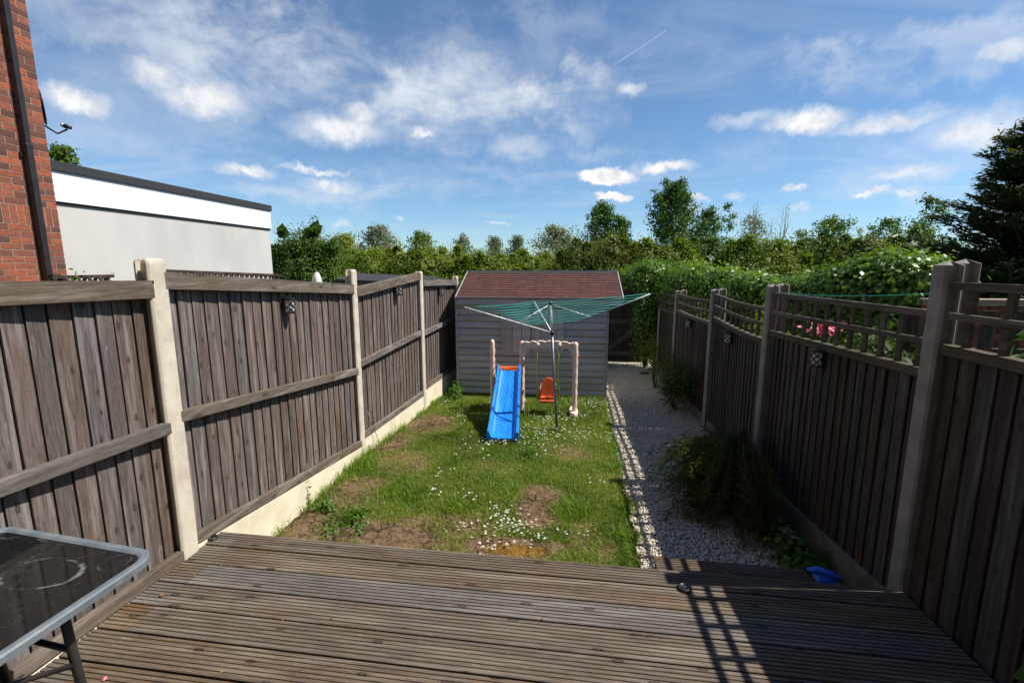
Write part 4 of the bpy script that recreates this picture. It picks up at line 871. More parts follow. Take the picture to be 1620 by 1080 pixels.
for i in range(n): b.box(lerp(w0, w1, i / n) + .0015, lerp(w0, w1, (i + 1) / n) - .0015, BY + .03, BY + .048, LZ + .05, 1.25)
b.box(w0, w1, BY + .049, BY + .055, LZ + .05, 1.25)
b.build('boards', M['darkwood'], gt, bevel=.002); M['gatewood'] = wood('gate brace wood', (.10, .08, .065), (.16, .13, .105), (.22, .18, .15), 'x', vary=.1)
for z in (LZ + .26, .62, 1.08): b = MB(); b.box(w0, w1, BY + .005, BY + .029, z - .05, z + .05); b.build('ledge', M['gatewood'], gt, bevel=.003)
b = MB(); b.bar((w0 + .06, BY + .016, LZ + .33), (w1 - .1, BY + .016, .56), .09, .022, (0, 0, 1)); b.build('brace', M['gatewood'], gt)
b = MB(); b.tube([(w0 + .05, BY - .01, .75), (w0 + .05, BY - .01, .6)], .01, 6); b.build('latch', M['steel_dark'], gt)

# ------------------------------------------------------------------ slide and swing playset
PY = 7.05
ps = thing('playset', (-.6, PY, LZ), 'childrens playset with blue slide, pink frame and orange swing before the shed', 'playset')
def P(x, y, Y): return ony(x, y, Y)
# uprights
def upright(px, ytop, Y, bumps=True, foot=True, d=.05):
    top = P(px, ytop, Y); x = top[0]; b = MB(); pts = []; rs = []
    z = LZ
    n = 22
    for i in range(n + 1):
        t = i / n; pts.append((x, Y, lerp(LZ, top[2], t))); rs.append(d / 2 * (1 + .14 * math.sin(i * 2.1)) if i < n - 1 else d / 2 * (.95 if i == n - 1 else .5))
    b.tube(pts, rs, 10); return b, x, top[2]
b, xA, zA = upright(779, 537, PY + .08, d=.078); b.build('upright', M['pink'], ps)
b, xB, zB = upright(826, 539, PY + .05, d=.08); b.build('upright', M['pink'], ps)
b, xC, zC = upright(911, 541, PY - .02, d=.078); b.build('upright', M['pink'], ps)
# rear legs and ground runners
for x0, Yf, dr in ((xA, PY + .08, .55), (xB, PY + .05, .55)):
    b = MB(); b.tube([(x0, Yf + .03, zA - .12), (x0 + .0, Yf + .3, LZ + .12), (x0, Yf + dr, LZ + .02)], [.02, .022, .03], 8); b.build('rear_leg', M['pink'], ps)
b = MB(); V = []
rt = [(xC - .0, PY - .17), (xC + .05, PY - .12), (xC + .06, PY + .05), (xC + .03, PY + .3), (xC - .05, PY + .32), (xC - .085, PY + .05), (xC - .06, PY - .12)]
b.prism([(x, y, LZ) for x, y in rt], (0, 0, 0), (0, 0, .075)); b.build('foot', M['pink'], ps, bevel=.02)
b = MB(); b.tube([(xC, PY, zC - .1), (xC - .02, PY + .28, LZ + .06)], [.02, .026], 8); b.build('rear_leg', M['pink'], ps)
# scalloped swing beam
b = MB(); zb = P(870, 548, PY)[2]; m = 48; up = []; lo = []
for i in range(m + 1):
    t = i / m; x = lerp(xB + .01, xC - .01, t); arch = .035 * math.sin(PI * t) ** .6; sc = .016 * (1 if (t * 6.5) % 1 < .62 else -.3)
    up.append((x, zb + .035 + arch + sc * .7 + .01)); lo.append((x, zb - .035 + arch * .5 - (.18 * max(0, 1 - t / .13) + .18 * max(0, 1 - (1 - t) / .13))))
prof = lo + up[::-1]
for k in range(m):
    a0, a1, c1, c0 = lo[k], lo[k + 1], up[k + 1], up[k]
    b.hexa([(a0[0], PY - .035, a0[1]), (a1[0], PY - .035, a1[1]), (a1[0], PY + .035, a1[1]), (a0[0], PY + .035, a0[1]), (c0[0], PY - .035, c0[1]), (c1[0], PY - .035, c1[1]), (c1[0], PY + .035, c1[1]), (c0[0], PY + .035, c0[1])], rnd=.4)
b.build('swing_beam', M['pink'], ps)
for x0, z0 in ((xB - .035, zB - .04), (xC + .035, zC - .04), (xC + .035, zC - .22)):
    b = MB(); b.tube([(x0 - .02, PY, z0), (x0 + .02, PY, z0)], .016, 8); b.build('bolt', M['orange'], ps)
# slide
sb0 = P(768, 684, 5.72); sb1 = P(820, 688, 5.70); st0 = P(786, 578, 6.95); st1 = P(825, 583, 6.93)
sx0, sx1 = (sb0[0] + st0[0]) / 2, (sb1[0] + st1[0]) / 2; zt = (st0[2] + st1[2]) / 2
cl_ = []; m = 26
for i in range(m + 1):
    t = i / m; Yc = lerp(5.76, 6.93, t); zz = LZ + .07 + (zt - LZ - .07 - .05) * (max(0, t - .06) / .94) ** 1.12; cl_.append((Yc, zz))
def sec(i):
    t = i / m; Yc, zz = cl_[i]; cx = lerp((sb0[0] + sb1[0]) / 2, (st0[0] + st1[0]) / 2, t); hw = lerp(.215, .185, t); wall = .075
    return [(cx - hw, Yc, zz - .03), (cx - hw, Yc, zz + wall), (cx - hw + .012, Yc, zz + wall + .014), (cx - hw + .035, Yc, zz + wall + .010), (cx - hw + .055, Yc, zz + .02), (cx - hw + .08, Yc, zz), (cx - .04, Yc, zz - .003), (cx + .04, Yc, zz - .003), (cx + hw - .08, Yc, zz), (cx + hw - .055, Yc, zz + .02), (cx + hw - .035, Yc, zz + wall + .010), (cx + hw - .012, Yc, zz + wall + .014), (cx + hw, Yc, zz + wall), (cx + hw, Yc, zz - .03)]
V = []; n = 14
for i in range(m + 1): V += sec(i)
Fs = [(i * n + k, i * n + (k + 1) % n, (i + 1) * n + (k + 1) % n, (i + 1) * n + k) for i in range(m) for k in range(n)] + [tuple(range(n))[::-1], tuple(m * n + k for k in range(n))]
b = MB(); b.add(V, Fs, smooth=True); so = b.build('slide', M['blue'], ps)
ms = so.modifiers.new('edge', 'EDGE_SPLIT'); ms.split_angle = math.radians(50)
b = MB(); b.prism([(st0[0] - .005, 0, zt + .03), (st0[0] + .06, 0, zt - .03), (st1[0] - .06, 0, zt - .05), (st1[0] + .005, 0, zt + .01), (st1[0] + .005, 0, zt - .11), (st0[0] - .005, 0, zt - .11)], (0, 6.95, 0), (0, 7.0, 0)); b.prism([(st0[0], 0, zt - .06), (st1[0], 0, zt - .06), (st1[0], 0, zt - .09), (st0[0], 0, zt - .09)], (0, 7.001, 0), (0, 7.3, 0)); b.build('slide_top', M['orange'], ps, bevel=.008)
b = MB()
for k in range(3): b.box(xA + .01, xB - .01, PY + .2 + k * .1, PY + .3 + k * .1, LZ + .12 + (2 - k) * .18, LZ + .15 + (2 - k) * .18)
b.build('steps', M['orange'], ps)
# swing
s0 = P(851, 551, PY)[0]; s1 = P(885, 551, PY)[0]; zz = zb - .03; zs = P(870, 634, PY)[2]
for x0 in (s0, s1): b = MB(); b.tube([(x0 - .0, PY - .06, zb + .02), (x0 + .0, PY - .0, zb + .055), (x0, PY + .06, zb + .02)], .03, 8); b.build('swing_clamp', M['pink'], ps)
sw = MB(); sx = (s0 + s1) / 2; prof = []
sw.hexa([(sx - .125, PY - .13, zs), (sx + .125, PY - .13, zs), (sx + .12, PY + .12, zs), (sx - .12, PY + .12, zs), (sx - .13, PY - .13, zs + .04), (sx + .13, PY - .13, zs + .04), (sx + .125, PY + .12, zs + .05), (sx - .125, PY + .12, zs + .05)])
bk = [(sx - .13, zs + .04), (sx + .13, zs + .04), (sx + .125, zs + .2), (sx + .09, zs + .29), (sx + .03, zs + .34), (sx - .03, zs + .34), (sx - .09, zs + .29), (sx - .125, zs + .2)]
sw.prism([(x, PY + .1 + (z - zs) * .15, z) for x, z in bk], (0, 0, 0), (0, .03, 0)); seat = sw.build('swing_seat', M['orange'], ps, bevel=.01)
for x0 in (s0, s1): b = MB(); b.tube([(x0, PY, zz + .02), (x0, PY + .01, zs + .02)], .014, 8); b.build('rope', M['lime'], seat)
for sg in (-1, 1): b = MB(); b.tube([(sx + sg * .115, PY + .11, zs + .26), (sx + sg * .13, PY - .02, zs + .16), (sx + sg * .135, PY - .1, zs + .03)], .011, 6); b.build('strap', M['steel_dark'], seat)

# ------------------------------------------------------------------ rotary clothes dryer
RY = 6.25
rd = thing('rotary_dryer', (onz(881, 680, LZ)[0], onz(881, 680, LZ)[1], LZ), 'open rotary clothes dryer with green lines standing on the lawn before the playset', 'clothes dryer')
pb = onz(881, 681, LZ); hub = ony(873, 526, RY); tp = ony(871, 481, RY)
b = MB(); b.tube([pb, hub], .019, 12); b.build('pole', M['steel_dark'], rd); b = MB(); b.tube([hub, tp + (0, 0, .03)], .014, 10); b.build('mast', M['silver'], rd)
b = MB(); b.tube([hub + (0, 0, -.035), hub + (0, 0, .02)], [.026, .034], 12); b.build('hub', M['black'], rd); b = MB(); b.tube([tp + (0, 0, -.01), tp + (0, 0, .035)], [.032, .028], 12); b.build('slider', M['black'], rd)
b = MB(); b.tube([pb + (0, 0, -.02), pb + (0, 0, .06)], [.03, .026], 12); b.build('socket', M['black'], rd)
tips = [ony(735, 486, 5.35), ony(1029, 465, 6.0), ony(845, 477, 7.45)]
for k, tpn in enumerate(tips):
    b = MB(); b.tube([hub, tpn], .0095, 8); b.build('arm', M['silver'] if k != 1 else M['steel_dark'], rd)
    m_ = lerp(hub, tpn, .42); b = MB(); b.tube([tp, m_], .0055, 6); b.build('strut', M['silver'], rd)
b = MB()
for j, f in enumerate(np.linspace(.32, .985, 9)):
    q = [lerp(hub, t_, f) + (0, 0, .012) for t_ in tips]
    for i in range(3):
        a_, c_ = q[i], q[(i + 1) % 3]; sg = .02 * f + .012 * random.random(); b.tube([lerp(a_, c_, s) - np.array((0, 0, sg * math.sin(PI * s))) for s in np.linspace(0, 1, 7)], .0028, 5)
b.build('clothes_line', M['green_line'], rd)
pq = ony(1020, 474, 6.0); b = MB(); b.tube([pq, pq + (-.01, 0, -.05), pq + (-.035, 0, -.075), pq + (-.05, 0, -.06)], .005, 5); b.build('hook', M['white'], rd)

# ------------------------------------------------------------------ brick house and rendered extension on the left
HX = -6.4; hy1 = float(onx(107, 440, HX)[1])
bh = thing('brick_house', (HX, 3.0, G0), 'red brick neighbouring house corner with a black downpipe at the left edge', 'house')
b = MB(); b.box(HX - 3.5, HX - .004, -2.0, hy1 - .004, G0, 7.6, mi=1); c = .0752; z = .9; ci = 0; SZ = onx(95, 338, HX)[2]
while z < 7.4:
    sold = abs(z + .1 - SZ) < .12 and not getattr(b, 'done', False)
    hcs = .215 if sold else .065; y = hy1; first = True
    if sold: b.done = True
    while y > .9:
        L = .065 if sold else (.1025 if (first and ci % 2) else .215); j = random.uniform(-.001, .001); b.box(HX - .1, HX + j, max(y - L, .7), y, z, z + hcs); y -= L + .010; first = False
    x = HX - .1125; first = True
    while x > HX - 3.3:
        L = .065 if sold else (.1025 if (first and not ci % 2) else .215); b.box(x - L, x, hy1 - .1, hy1 + random.uniform(-.001, .001), z, z + hcs); x -= L + .01; first = False
    z += hcs + .0102; ci += 1
b.build('wall', [M['brick'], M['mortar']], bh)
d0 = onx(76, 430, HX + .07); b = MB(); b.box(HX + .03, HX + .095, d0[1] - .034, d0[1] + .034, .5, 3.32, rnd=.2); b.box(HX + .034, HX + .09, d0[1] - .03, d0[1] + .03, 3.32, 7.4, rnd=.2); b.box(HX + .027, HX + .099, d0[1] - .038, d0[1] + .038, 3.28, 3.33); dp = b.build('downpipe', M['black'], bh, bevel=.008)
for z in (3.18, 5.2): b = MB(); b.box(HX + .002, HX + .03, d0[1] - .06, d0[1] + .06, z, z + .05); b.build('bracket', M['black'], dp)
def dish():
    c = ony(72, 168, hy1 + .22); r = thing('satellite_dish', (c[0], hy1, c[2]), 'black satellite dish seen edge on at the corner of the brick house', 'satellite dish'); b = MB(); m = 20; V = []
    c = np.array([c[0] - .13, hy1 + .24, c[2]]); nrm = np.array([.60, .80, .06]); nrm /= np.linalg.norm(nrm); u = np.cross(nrm, (0, 0, 1.)); u /= np.linalg.norm(u); v = np.cross(u, nrm)
    for rr, dz_ in ((.001, .0), (.09, .01), (.15, .026), (.19, .045)):
        V += [c + (u * math.cos(2 * PI * k / m) + v * math.sin(2 * PI * k / m) * 1.1) * rr + nrm * dz_ for k in range(m)]
    Fs = [(a * m + k, a * m + (k + 1) % m, (a + 1) * m + (k + 1) % m, (a + 1) * m + k) for a in range(3) for k in range(m)]; b.add(V, Fs, smooth=True)
    o = b.build('dish', M['black'], r); sm = o.modifiers.new('thick', 'SOLIDIFY'); sm.thickness = .008
    e = ony(108, 201, hy1 + .35); b = MB(); s0_ = c - v * .22 + nrm * .02; b.tube([s0_, s0_ * .5 + np.array(e) * .5 + (0, 0, -.09), e + np.array((-.02, 0, -.03))], .011, 7); b.build('arm', M['black_metal'], r)
    b = MB(); b.tube([e + (-.09, 0, .03), e + (-.045, 0, .012)], [.024, .028], 10, mi=1); b.tube([e + (-.045, 0, .012), e + (.03, 0, -.01)], [.03, .024], 10); b.build('receiver', [M['black_metal'], M['diffuser']], r)
    b = MB(); b.tube([c, (c[0] - .1, hy1 + .12, c[2] - .05), (c[0] - .1, hy1, c[2] - .05)], .016, 7); b.build('bracket', M['black_metal'], r)
dish()
EX = -7.0; e1y = float(onx(426, 330, EX)[1]); ezt = float(onx(425, 325, EX)[2]); ezm = float(onx(425, 334, EX)[2]); ezb = float(onx(428, 362, EX)[2])
ex = thing('house_extension', (EX, 6.0, G0), 'flat roofed single storey extension with light grey render and a wide white fascia', 'extension')
b = MB(); b.box(EX - 3.2, EX - .02, hy1 + .02, e1y - .03, G0, ezb + .1); b.build('wall', M['render'], ex)
b = MB(); b.box(EX - 3.25, EX + .018, hy1 + .02, e1y, ezb, ezm); b.build('fascia', M['white_pvc'], ex, bevel=.003)
b = MB(); b.box(EX - 3.25, EX - .005, hy1 + .03, e1y - .012, ezb - .04, ezb - .002); b.build('soffit_strip', M['felt'], ex)  # solid dark strip along the underside of the fascia
b = MB(); b.box(EX - 3.28, EX + .045, hy1 + .02, e1y + .03, ezm + .002, ezt); b.build('roof_edge', M['felt'], ex, bevel=.006)
for yy in (6.1, 6.9, 7.7, 8.8, 9.8):
    for z_ in (ezb + .12, ezm - .12): b = MB(); b.tube([(EX + .018, yy, z_), (EX + .021, yy, z_)], .008, 8); b.build('screw_cap', M['diffuser'], ex)

oh = thing('unseen_house', (0, -1.05, G0), 'unseen brick house wall behind the decking with an open patio door, blocks sky light', 'house')  # out of view; added to cut the sky light over the deck
b = MB(); b.box(-5.0, -1.0, -3.0, -1.05, G0, 5.4, mi=1); b.box(1.0, 9.0, -3.0, -1.05, G0, 5.4, mi=1); b.box(-1.0, 1.0, -3.0, -1.05, 2.25, 5.4, mi=1); z = .0
ci = 0
for a_, c_ in ((-5.0, -1.0), (1.0, 9.0)):
    z = -.3
    while z < 5.3:
        x = a_ + (.11 if ci % 2 else 0)
        while x < c_ - .2: b.box(x, x + .215, -1.1, -1.038, z, z + .065); x += .225
        z += .075; ci += 1
b.build('wall', [M['brick'], M['mortar']], oh)
b = MB(); b.box(-5.2, 9.2, -3.1, -.8, 5.4, 5.6); b.build('eaves', M['felt'], oh)
# ------------------------------------------------------------------ things just beyond the left fence
tl = thing('trellis_strip', (-2.9, 3.0, G0), 'brown mossy diamond trellis strip leaning along the far side of the left fence', 'trellis')
b = MB(); TX0 = -2.72
for (y0, y1, z0, z1) in ((2.18, 2.52, 1.80, 1.80), (2.75, 4.2, 1.835, 1.775)):
    b.bar((TX0, y0, z0 + .045), (TX0, y1, z1 + .045), .018, .03, (0, 0, 1)); b.bar((TX0, y0, z0 - .06), (TX0, y1, z1 - .06), .018, .03, (0, 0, 1)); k = y0
    while k < y1 - .06: zz_ = lerp(z0, z1, (k - y0) / (y1 - y0)); b.bar((TX0, k, zz_ - .06), (TX0, k + .06, zz_ + .045), .014, .01, (0, 1, 0)); b.bar((TX0 + .011, k + .06, zz_ - .06), (TX0 + .011, k, zz_ + .045), .014, .01, (0, 1, 0)); k += .062
b.build('lattice', M['darkwood'], tl)
b = MB(); b.box(TX0 - .03, TX0 - .01, 2.2, 2.24, LZ, 1.86); b.box(TX0 - .03, TX0 - .01, 4.1, 4.14, LZ, 1.83); b.build('stake', M['darkwood'], tl)
def sprig(name, label, base, pts_, leaf, mat, cat='plant', n=40, spread=.05, group=None, stem=.004, asp=.55):
    r = thing(name, base, label, cat, group); s = MB(); PP = []
    for path in pts_:
        s.tube(path, stem, 5)
        for _ in range(n): i = random.randrange(len(path) - 1); q = lerp(np.array(path[i], float), np.array(path[i + 1], float), random.random()); PP.append(q + RNG.normal(0, spread, 3))
    s.build('stem', M['stem'], r); PP = np.array(PP); quads(PP, RNG.normal(size=PP.shape) + (0, 0, .8), leaf * RNG.uniform(.6, 1.3, len(PP)), leaf * asp, RNG.random(len(PP)), M[mat], 'leaves', r); return r
p = ony(120, 432, 2.28); q = ony(150, 440, 2.4)
sprig('climber_sprig', 'small leafy sprig poking over the left fence below the brick corner', (p[0], p[1], G0), [[(p[0], p[1], 1.6), (p[0], p[1], p[2] + .01)], [(q[0], q[1], 1.7), (q[0] - .02, q[1] + .12, q[2] + .02)]], .03, 'weed', n=26, spread=.018)
# closed cream parasol top
c = ony(501, 437, 8.6); r = thing('closed_parasol', (c[0], 8.6, G0), 'closed white parasol top peeping over the second left fence panel', 'parasol'); b = MB(); V = []
for zz_, rr in ((c[2] + .09, .012), (c[2] + .06, .035), (c[2] - .02, .06), (c[2] - .25, .09), (c[2] - .8, .1)): V += [(c[0] + rr * (1 + .3 * (k % 2)) * math.cos(2 * PI * k / 16), 8.6 + rr * (1 + .3 * (k % 2)) * math.sin(2 * PI * k / 16), zz_) for k in range(16)]
b.add(V, [(a * 16 + k, a * 16 + (k + 1) % 16, (a + 1) * 16 + (k + 1) % 16, (a + 1) * 16 + k) for a in range(4) for k in range(16)] + [tuple(range(16))], smooth=True); b.build('canopy', M['white'], r); b = MB(); b.tube([(c[0], 8.6, G0), (c[0], 8.6, c[2] + .1)], .02, 8); b.build('pole', M['black_metal'], r)
# neighbour's low shed roof
def nshed(x0, y0, x1, y1, Y0, dep, label):
    a = ony(x0, y0, Y0); c = ony(x1, y1, Y0); r = thing('neighbour_shed', (a[0], Y0, G0), label, 'shed', 'dark sheds beyond the left fence'); b = MB(); b.hexa([(a[0], Y0, a[2] - .1), (c[0], Y0, c[2] - .1), (c[0], Y0 + dep, c[2] + .05), (a[0], Y0 + dep, a[2] + .05), (a[0], Y0, a[2] - .02), (c[0], Y0, c[2] - .02), (c[0], Y0 + dep, c[2] + .1), (a[0], Y0 + dep, a[2] + .1)])
    b.build('roof', M['felt'], r); b = MB(); b.box(a[0] + .08, c[0] - .08, Y0 + .08, Y0 + dep - .08, G0, min(a[2], c[2]) - .11); b.build('wall', M['darkwood'], r)
nshed(530, 440, 668, 446, 9.6, .9, 'dark flat roofed neighbouring shed behind the tall left posts')
nshed(672, 447, 712, 452, 9.9, .6, 'dark shed roof edge behind the last left panel')

# ------------------------------------------------------------------ beyond the right fence
bw = thing('brick_wall', (5.5, 5.6, G0), 'dark red brick garden wall seen through the nearest trellis', 'wall'); b = MB(); b.box(3.9, 9.0, 5.41, 5.55, G0, 1.49, mi=1); z = .3; ci = 0
while z < 1.45:
    x = 3.88
    while x < 8.9: L = .215 if not (x == 3.88 and ci % 2) else .1; b.box(x, x + L, 5.395, 5.5, z, z + .065); x += L + .01
    z += .075; ci += 1
b.box(3.86, 9.02, 5.38, 5.58, 1.493, 1.56, mi=1); b.build('brickwork', [M['brick'], M['mortar']], bw)
pf = thing('picket_screen', (3.3, 4.0, G0), 'brown slatted timber screen in the neighbouring right garden', 'screen'); b = MB()
for i in range(9): b.box(3.05 + i * .2, 3.16 + i * .2, 4.5 - .02, 4.5, G0, 1.52)
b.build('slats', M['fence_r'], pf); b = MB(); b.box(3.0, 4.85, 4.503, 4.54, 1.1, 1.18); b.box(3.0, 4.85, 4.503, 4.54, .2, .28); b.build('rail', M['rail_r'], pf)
def shrub(name, label, c, rx, ry, rz, n, leaf, mat, cat='shrub', cr=.05, per=12, asp=.5):
    r = thing(name, (c[0], c[1], G0), label, cat); lb = [(c[0] + RNG.normal(0, rx * .4), c[1] + RNG.normal(0, ry * .4), c[2] + RNG.normal(0, rz * .3), rx * .6, ry * .6, rz * .6) for _ in range(7)]
    Pp, Nm, rn = crown_points(lb, n, per, cr, .4); k_ = Pp[:, 2] > LZ; quads(Pp[k_], Nm[k_], leaf * RNG.uniform(.6, 1.3, k_.sum()), leaf * asp, rn[k_], M[mat], 'leaves', r); s = MB()
    for l in lb: s.tube([(c[0], c[1], G0), ((c[0] + l[0]) / 2, (c[1] + l[1]) / 2 + .02, (G0 + l[2]) / 2), l[:3]], [.01, .008, .004], 5)
    s.build('stems', M['bark'], r); return r
shrub('garden_shrub', 'leafy shrub behind the trellis under the vine mound', (3.0, 4.6, .9), .45, .5, .6, 140, .07, 'rose'); shrub('garden_shrub', 'yellow green shrub behind the middle trellis', (2.75, 6.6, .9), .3, .5, .5, 120, .06, 'hedge_y')
shrub('garden_shrub', 'broad leafed plant seen through the nearest trellis at the right edge', (3.05, 3.3, 1.05), .3, .3, .55, 40, .11, 'vine', per=6); shrub('garden_shrub', 'yellow leafed shrub behind the farthest trellis panels', (2.6, 8.3, .8), .25, .6, .5, 100, .05, 'yellowleaf', per=8)
fl = ony(1303, 520, 4.4); r = thing('pink_flowers', (fl[0] , 4.4, G0), 'pink and red blossoms behind the near right trellis', 'flowers'); Pp = np.array([(fl[0] + RNG.normal(0, .07), 4.4 + RNG.normal(0, .06), fl[2] + RNG.normal(0, .035)) for _ in range(90)])
quads(Pp, RNG.normal(size=Pp.shape), .05, .045, RNG.random(len(Pp)), M['pinkflower'], 'blossoms', r); b = MB()
for q in Pp[::12]: b.tube([(fl[0], 4.4, G0), q], .004, 4)
b.build('stems', M['stem'], r)
# line with a peg
pa, pc = ony(1235, 472, 5.4), ony(1500, 462, 3.4); r = thing('washing_line', (pa[0], pa[1], pa[2]), 'thin green washing line with a peg strung above the near right trellis', 'washing line'); pa, pc = ony(1225, 462, 5.0), ony(1500, 463, 3.2)
b = MB(); LNp = [lerp(pa, pc, s) - np.array((0, 0, .03 * math.sin(PI * s))) for s in np.linspace(0, 1, 12)]; b.tube(LNp, .0025, 5); b.build('cord', M['green_line'], r); q = LNp[7]; b = MB(); b.hexa([q + (-.005, -.006, -.06), q + (.005, -.006, -.06), q + (.005, .006, -.06), q + (-.005, .006, -.06), q + (-.009, -.006, .012), q + (.009, -.006, .012), q + (.009, .006, .012), q + (-.009, .006, .012)]); b.build('peg', M['steel_dark'], r)

# ------------------------------------------------------------------ plants on the path side
def maple():
    c = np.array([1.70, 4.5, LZ]); r = thing('japanese_maple', c, 'feathery cut leaf maple drooping over the shaded gravel against the right fence', 'maple shrub'); s = MB(); Pp = []; T = []; Nn = []
    s.tube([c, c + (.02, 0, .3), c + (0, .05, .55)], [.03, .024, .018], 7)
    for i in range(240):
        a = RNG.uniform(0, 2 * PI); L = RNG.uniform(.25, .62); z0 = RNG.uniform(.15, .62); d = np.array([math.cos(a) * (1.08 if math.cos(a) < 0 else .3), math.sin(a) * 1.2, 0])
        p0 = c + (0, .02, z0); p1 = p0 + d * L * .6 + (0, 0, .16); p2 = p0 + d * L * 1.15 + np.array((0, 0, -.05 - RNG.random() * .3)); s.tube([p0, p1, p2], [.004, .003, .001], 4)
        for f in np.linspace(.25, 1.08, 13):
            q = p0 * (1 - f) ** 2 + 2 * p1 * f * (1 - f) + p2 * f * f
            for _ in range(13):
                v = RNG.normal(0, 1, 3); v[2] = -abs(v[2]) * .7 - .15; v[:2] += d[:2] * .7; v /= np.linalg.norm(v); Pp.append(q + v * .045 + RNG.normal(0, .015, 3)); T.append(v); Nn.append(RNG.normal(size=3) + (0, 0, .8))
    Pp, T, Nn = map(np.array, (Pp, T, Nn)); k_ = (Pp[:, 0] < RX - .04) & (Pp[:, 2] > LZ + .01); quads(Pp[k_], Nn[k_], RNG.uniform(.05, .09, k_.sum()), .009, RNG.random(k_.sum()), M['maple'], 'foliage', r, T[k_]); s.build('branches', M['bark'], r)
maple()
shrub('rose_shrub', 'loose leafy shrub at the foot of the right fence halfway to the gate', (1.80, 7.5, .0), .27, .6, .38, 330, .05, 'rose', per=11, cr=.07)
shrub('rose_shrub', 'tall thin rose stems with reddish leaves near the gate', (1.74, 8.9, .2), .18, .5, .5, 120, .05, 'olive', per=7, cr=.06)
shrub('ground_weed', 'leafy weeds between the deck step and the right fence', (1.85, 3.5, LZ + .06), .14, .28, .1, 60, .07, 'weed', 'weed', per=8, asp=.7)
shrub('ground_weed', 'low weed clump against the left gravel board on bare soil', (-2.30, 3.88, LZ + .02), .09, .10, .04, 40, .035, 'weed', 'weed', per=9, cr=.03, asp=.8)
shrub('ground_weed', 'spreading leafy weed on the bare soil near the deck', (-1.92, 3.68, LZ + .01), .2, .22, .03, 60, .035, 'weed', 'weed', per=9, cr=.035, asp=.8)
shrub('ground_weed', 'green weed tuft in front of the left deck edge', (-1.62, 3.2, LZ + .03), .17, .1, .05, 40, .03, 'weed', 'weed', per=8, cr=.03, asp=.8)
shrub('ground_weed', 'leafy weeds at the left front corner of the shed', (-1.9, 7.75, LZ + .1), .12, .15, .13, 60, .05, 'weed', 'weed', per=8, cr=.04, asp=.8)
shrub('ground_weed', 'spiky grey green weed on the lawn right of centre', (*P2(842, 722), LZ + .04), .12, .09, .05, 30, .05, 'weed', 'weed', per=7, asp=.3)
p = P2(478, 800); z1 = ony(470, 738, p[1])[2]
sprig('hollyhock', 'thin tall weed stem with a pink bud against the left gravel board', (p[0] + .08, p[1], LZ), [[(p[0] + .08, p[1], LZ), (p[0] + .06, p[1], z1 - .2), (p[0] + .07, p[1] + .03, z1 + .03)]], .035, 'weed', n=16, spread=.02)
b = MB(); 
for lab_, x_, y_, mt, sz in (('small pink bit of litter on the front deck boards', 165, 1074, 'pinkflower', .012), ('scrap of white litter by the table leg', 22, 1064, 'white', .022)):
    c = onz(x_, y_, .004); b = MB(); b.add([c + (-sz, -sz * .5, 0), c + (sz * .6, -sz * .8, .004), c + (sz, sz * .5, .001), c + (0, sz, .008), c + (-sz * .8, sz * .4, .002), c + (0, 0, .012)], [(0, 1, 5), (1, 2, 5), (2, 3, 5), (3, 4, 5), (4, 0, 5), (4, 3, 2, 1, 0)])
    tag(b.build('litter', M[mt], origin=c), lab_, 'litter')
for x_, y_, lab_ in ((255, 942, 'dry brown leaf on the deck near the table corner'), (1150, 908, 'dead leaf curl lying in the trellis shadow on the deck')):
    c = onz(x_, y_, .004); b = MB(); b.add([c + (-.02, 0, 0), c + (0, -.008, .006), c + (.022, .002, .001), c + (0, .009, .007)], [(0, 1, 2, 3)]); o = b.build('dry_leaf', M['dryleaf'], origin=c); so_ = o.modifiers.new('t', 'SOLIDIFY'); so_.thickness = .001; tag(o, lab_, 'leaf')
cr_ = MB()
for _ in range(70):
    x_, y_ = RNG.uniform(-2.3, 1.9), RNG.uniform(1.2, 2.72); s_ = RNG.uniform(.002, .006); a_ = RNG.uniform(0, 6); ca, sa = math.cos(a_) * s_, math.sin(a_) * s_
    cr_.add([(x_ - ca * 2, y_ - sa * 2, .0022), (x_ + sa, y_ - ca, .004), (x_ + ca * 2, y_ + sa * 2, .0022), (x_ - sa, y_ + ca, .0055)], [(0, 1, 2, 3)])
tag(cr_.build('crumbs', M['dryleaf'], origin=(0, 2, 0)), 'tiny dry plant crumbs scattered on the decking', 'debris', kind='stuff')
# blue toy by the step, dark stone on the path
c = onz(1303, 915, -.12); r = thing('toy_boat', (c[0], c[1], LZ), 'bright blue plastic toy lying between the step and the right fence', 'toy'); b = MB()
b.tube([c + (-.09, .04, .03), c + (-.03, .02, .045), c + (.05, -.01, .03), c + (.1, -.03, .01)], [.012, .028, .03, .008], 9); b.build('body', M['toyblue'], r, bevel=0); b = MB(); b.hexa([c + (-.05, -.03, -.01), c + (.06, -.05, -.01), c + (.06, .02, -.01), c + (-.05, .05, -.01), c + (-.03, -.01, .03), c + (.03, -.03, .03), c + (.03, .0, .03), c + (-.03, .03, .03)]); b.tube([(c[0], c[1], LZ), c], .02, 6); b.build('fins', M['toyblue'], r, bevel=.004)
c = onz(1019, 591, LZ); v, f = ico(); V = v * (.12, .08, .035) + c + (0, 0, .01); b = MB(); b.add(V, [tuple(q) for q in f]); tag(b.build('dark_stone', M['felt'], origin=c), 'flat dark stone lying on the gravel near the gate', 'stone')
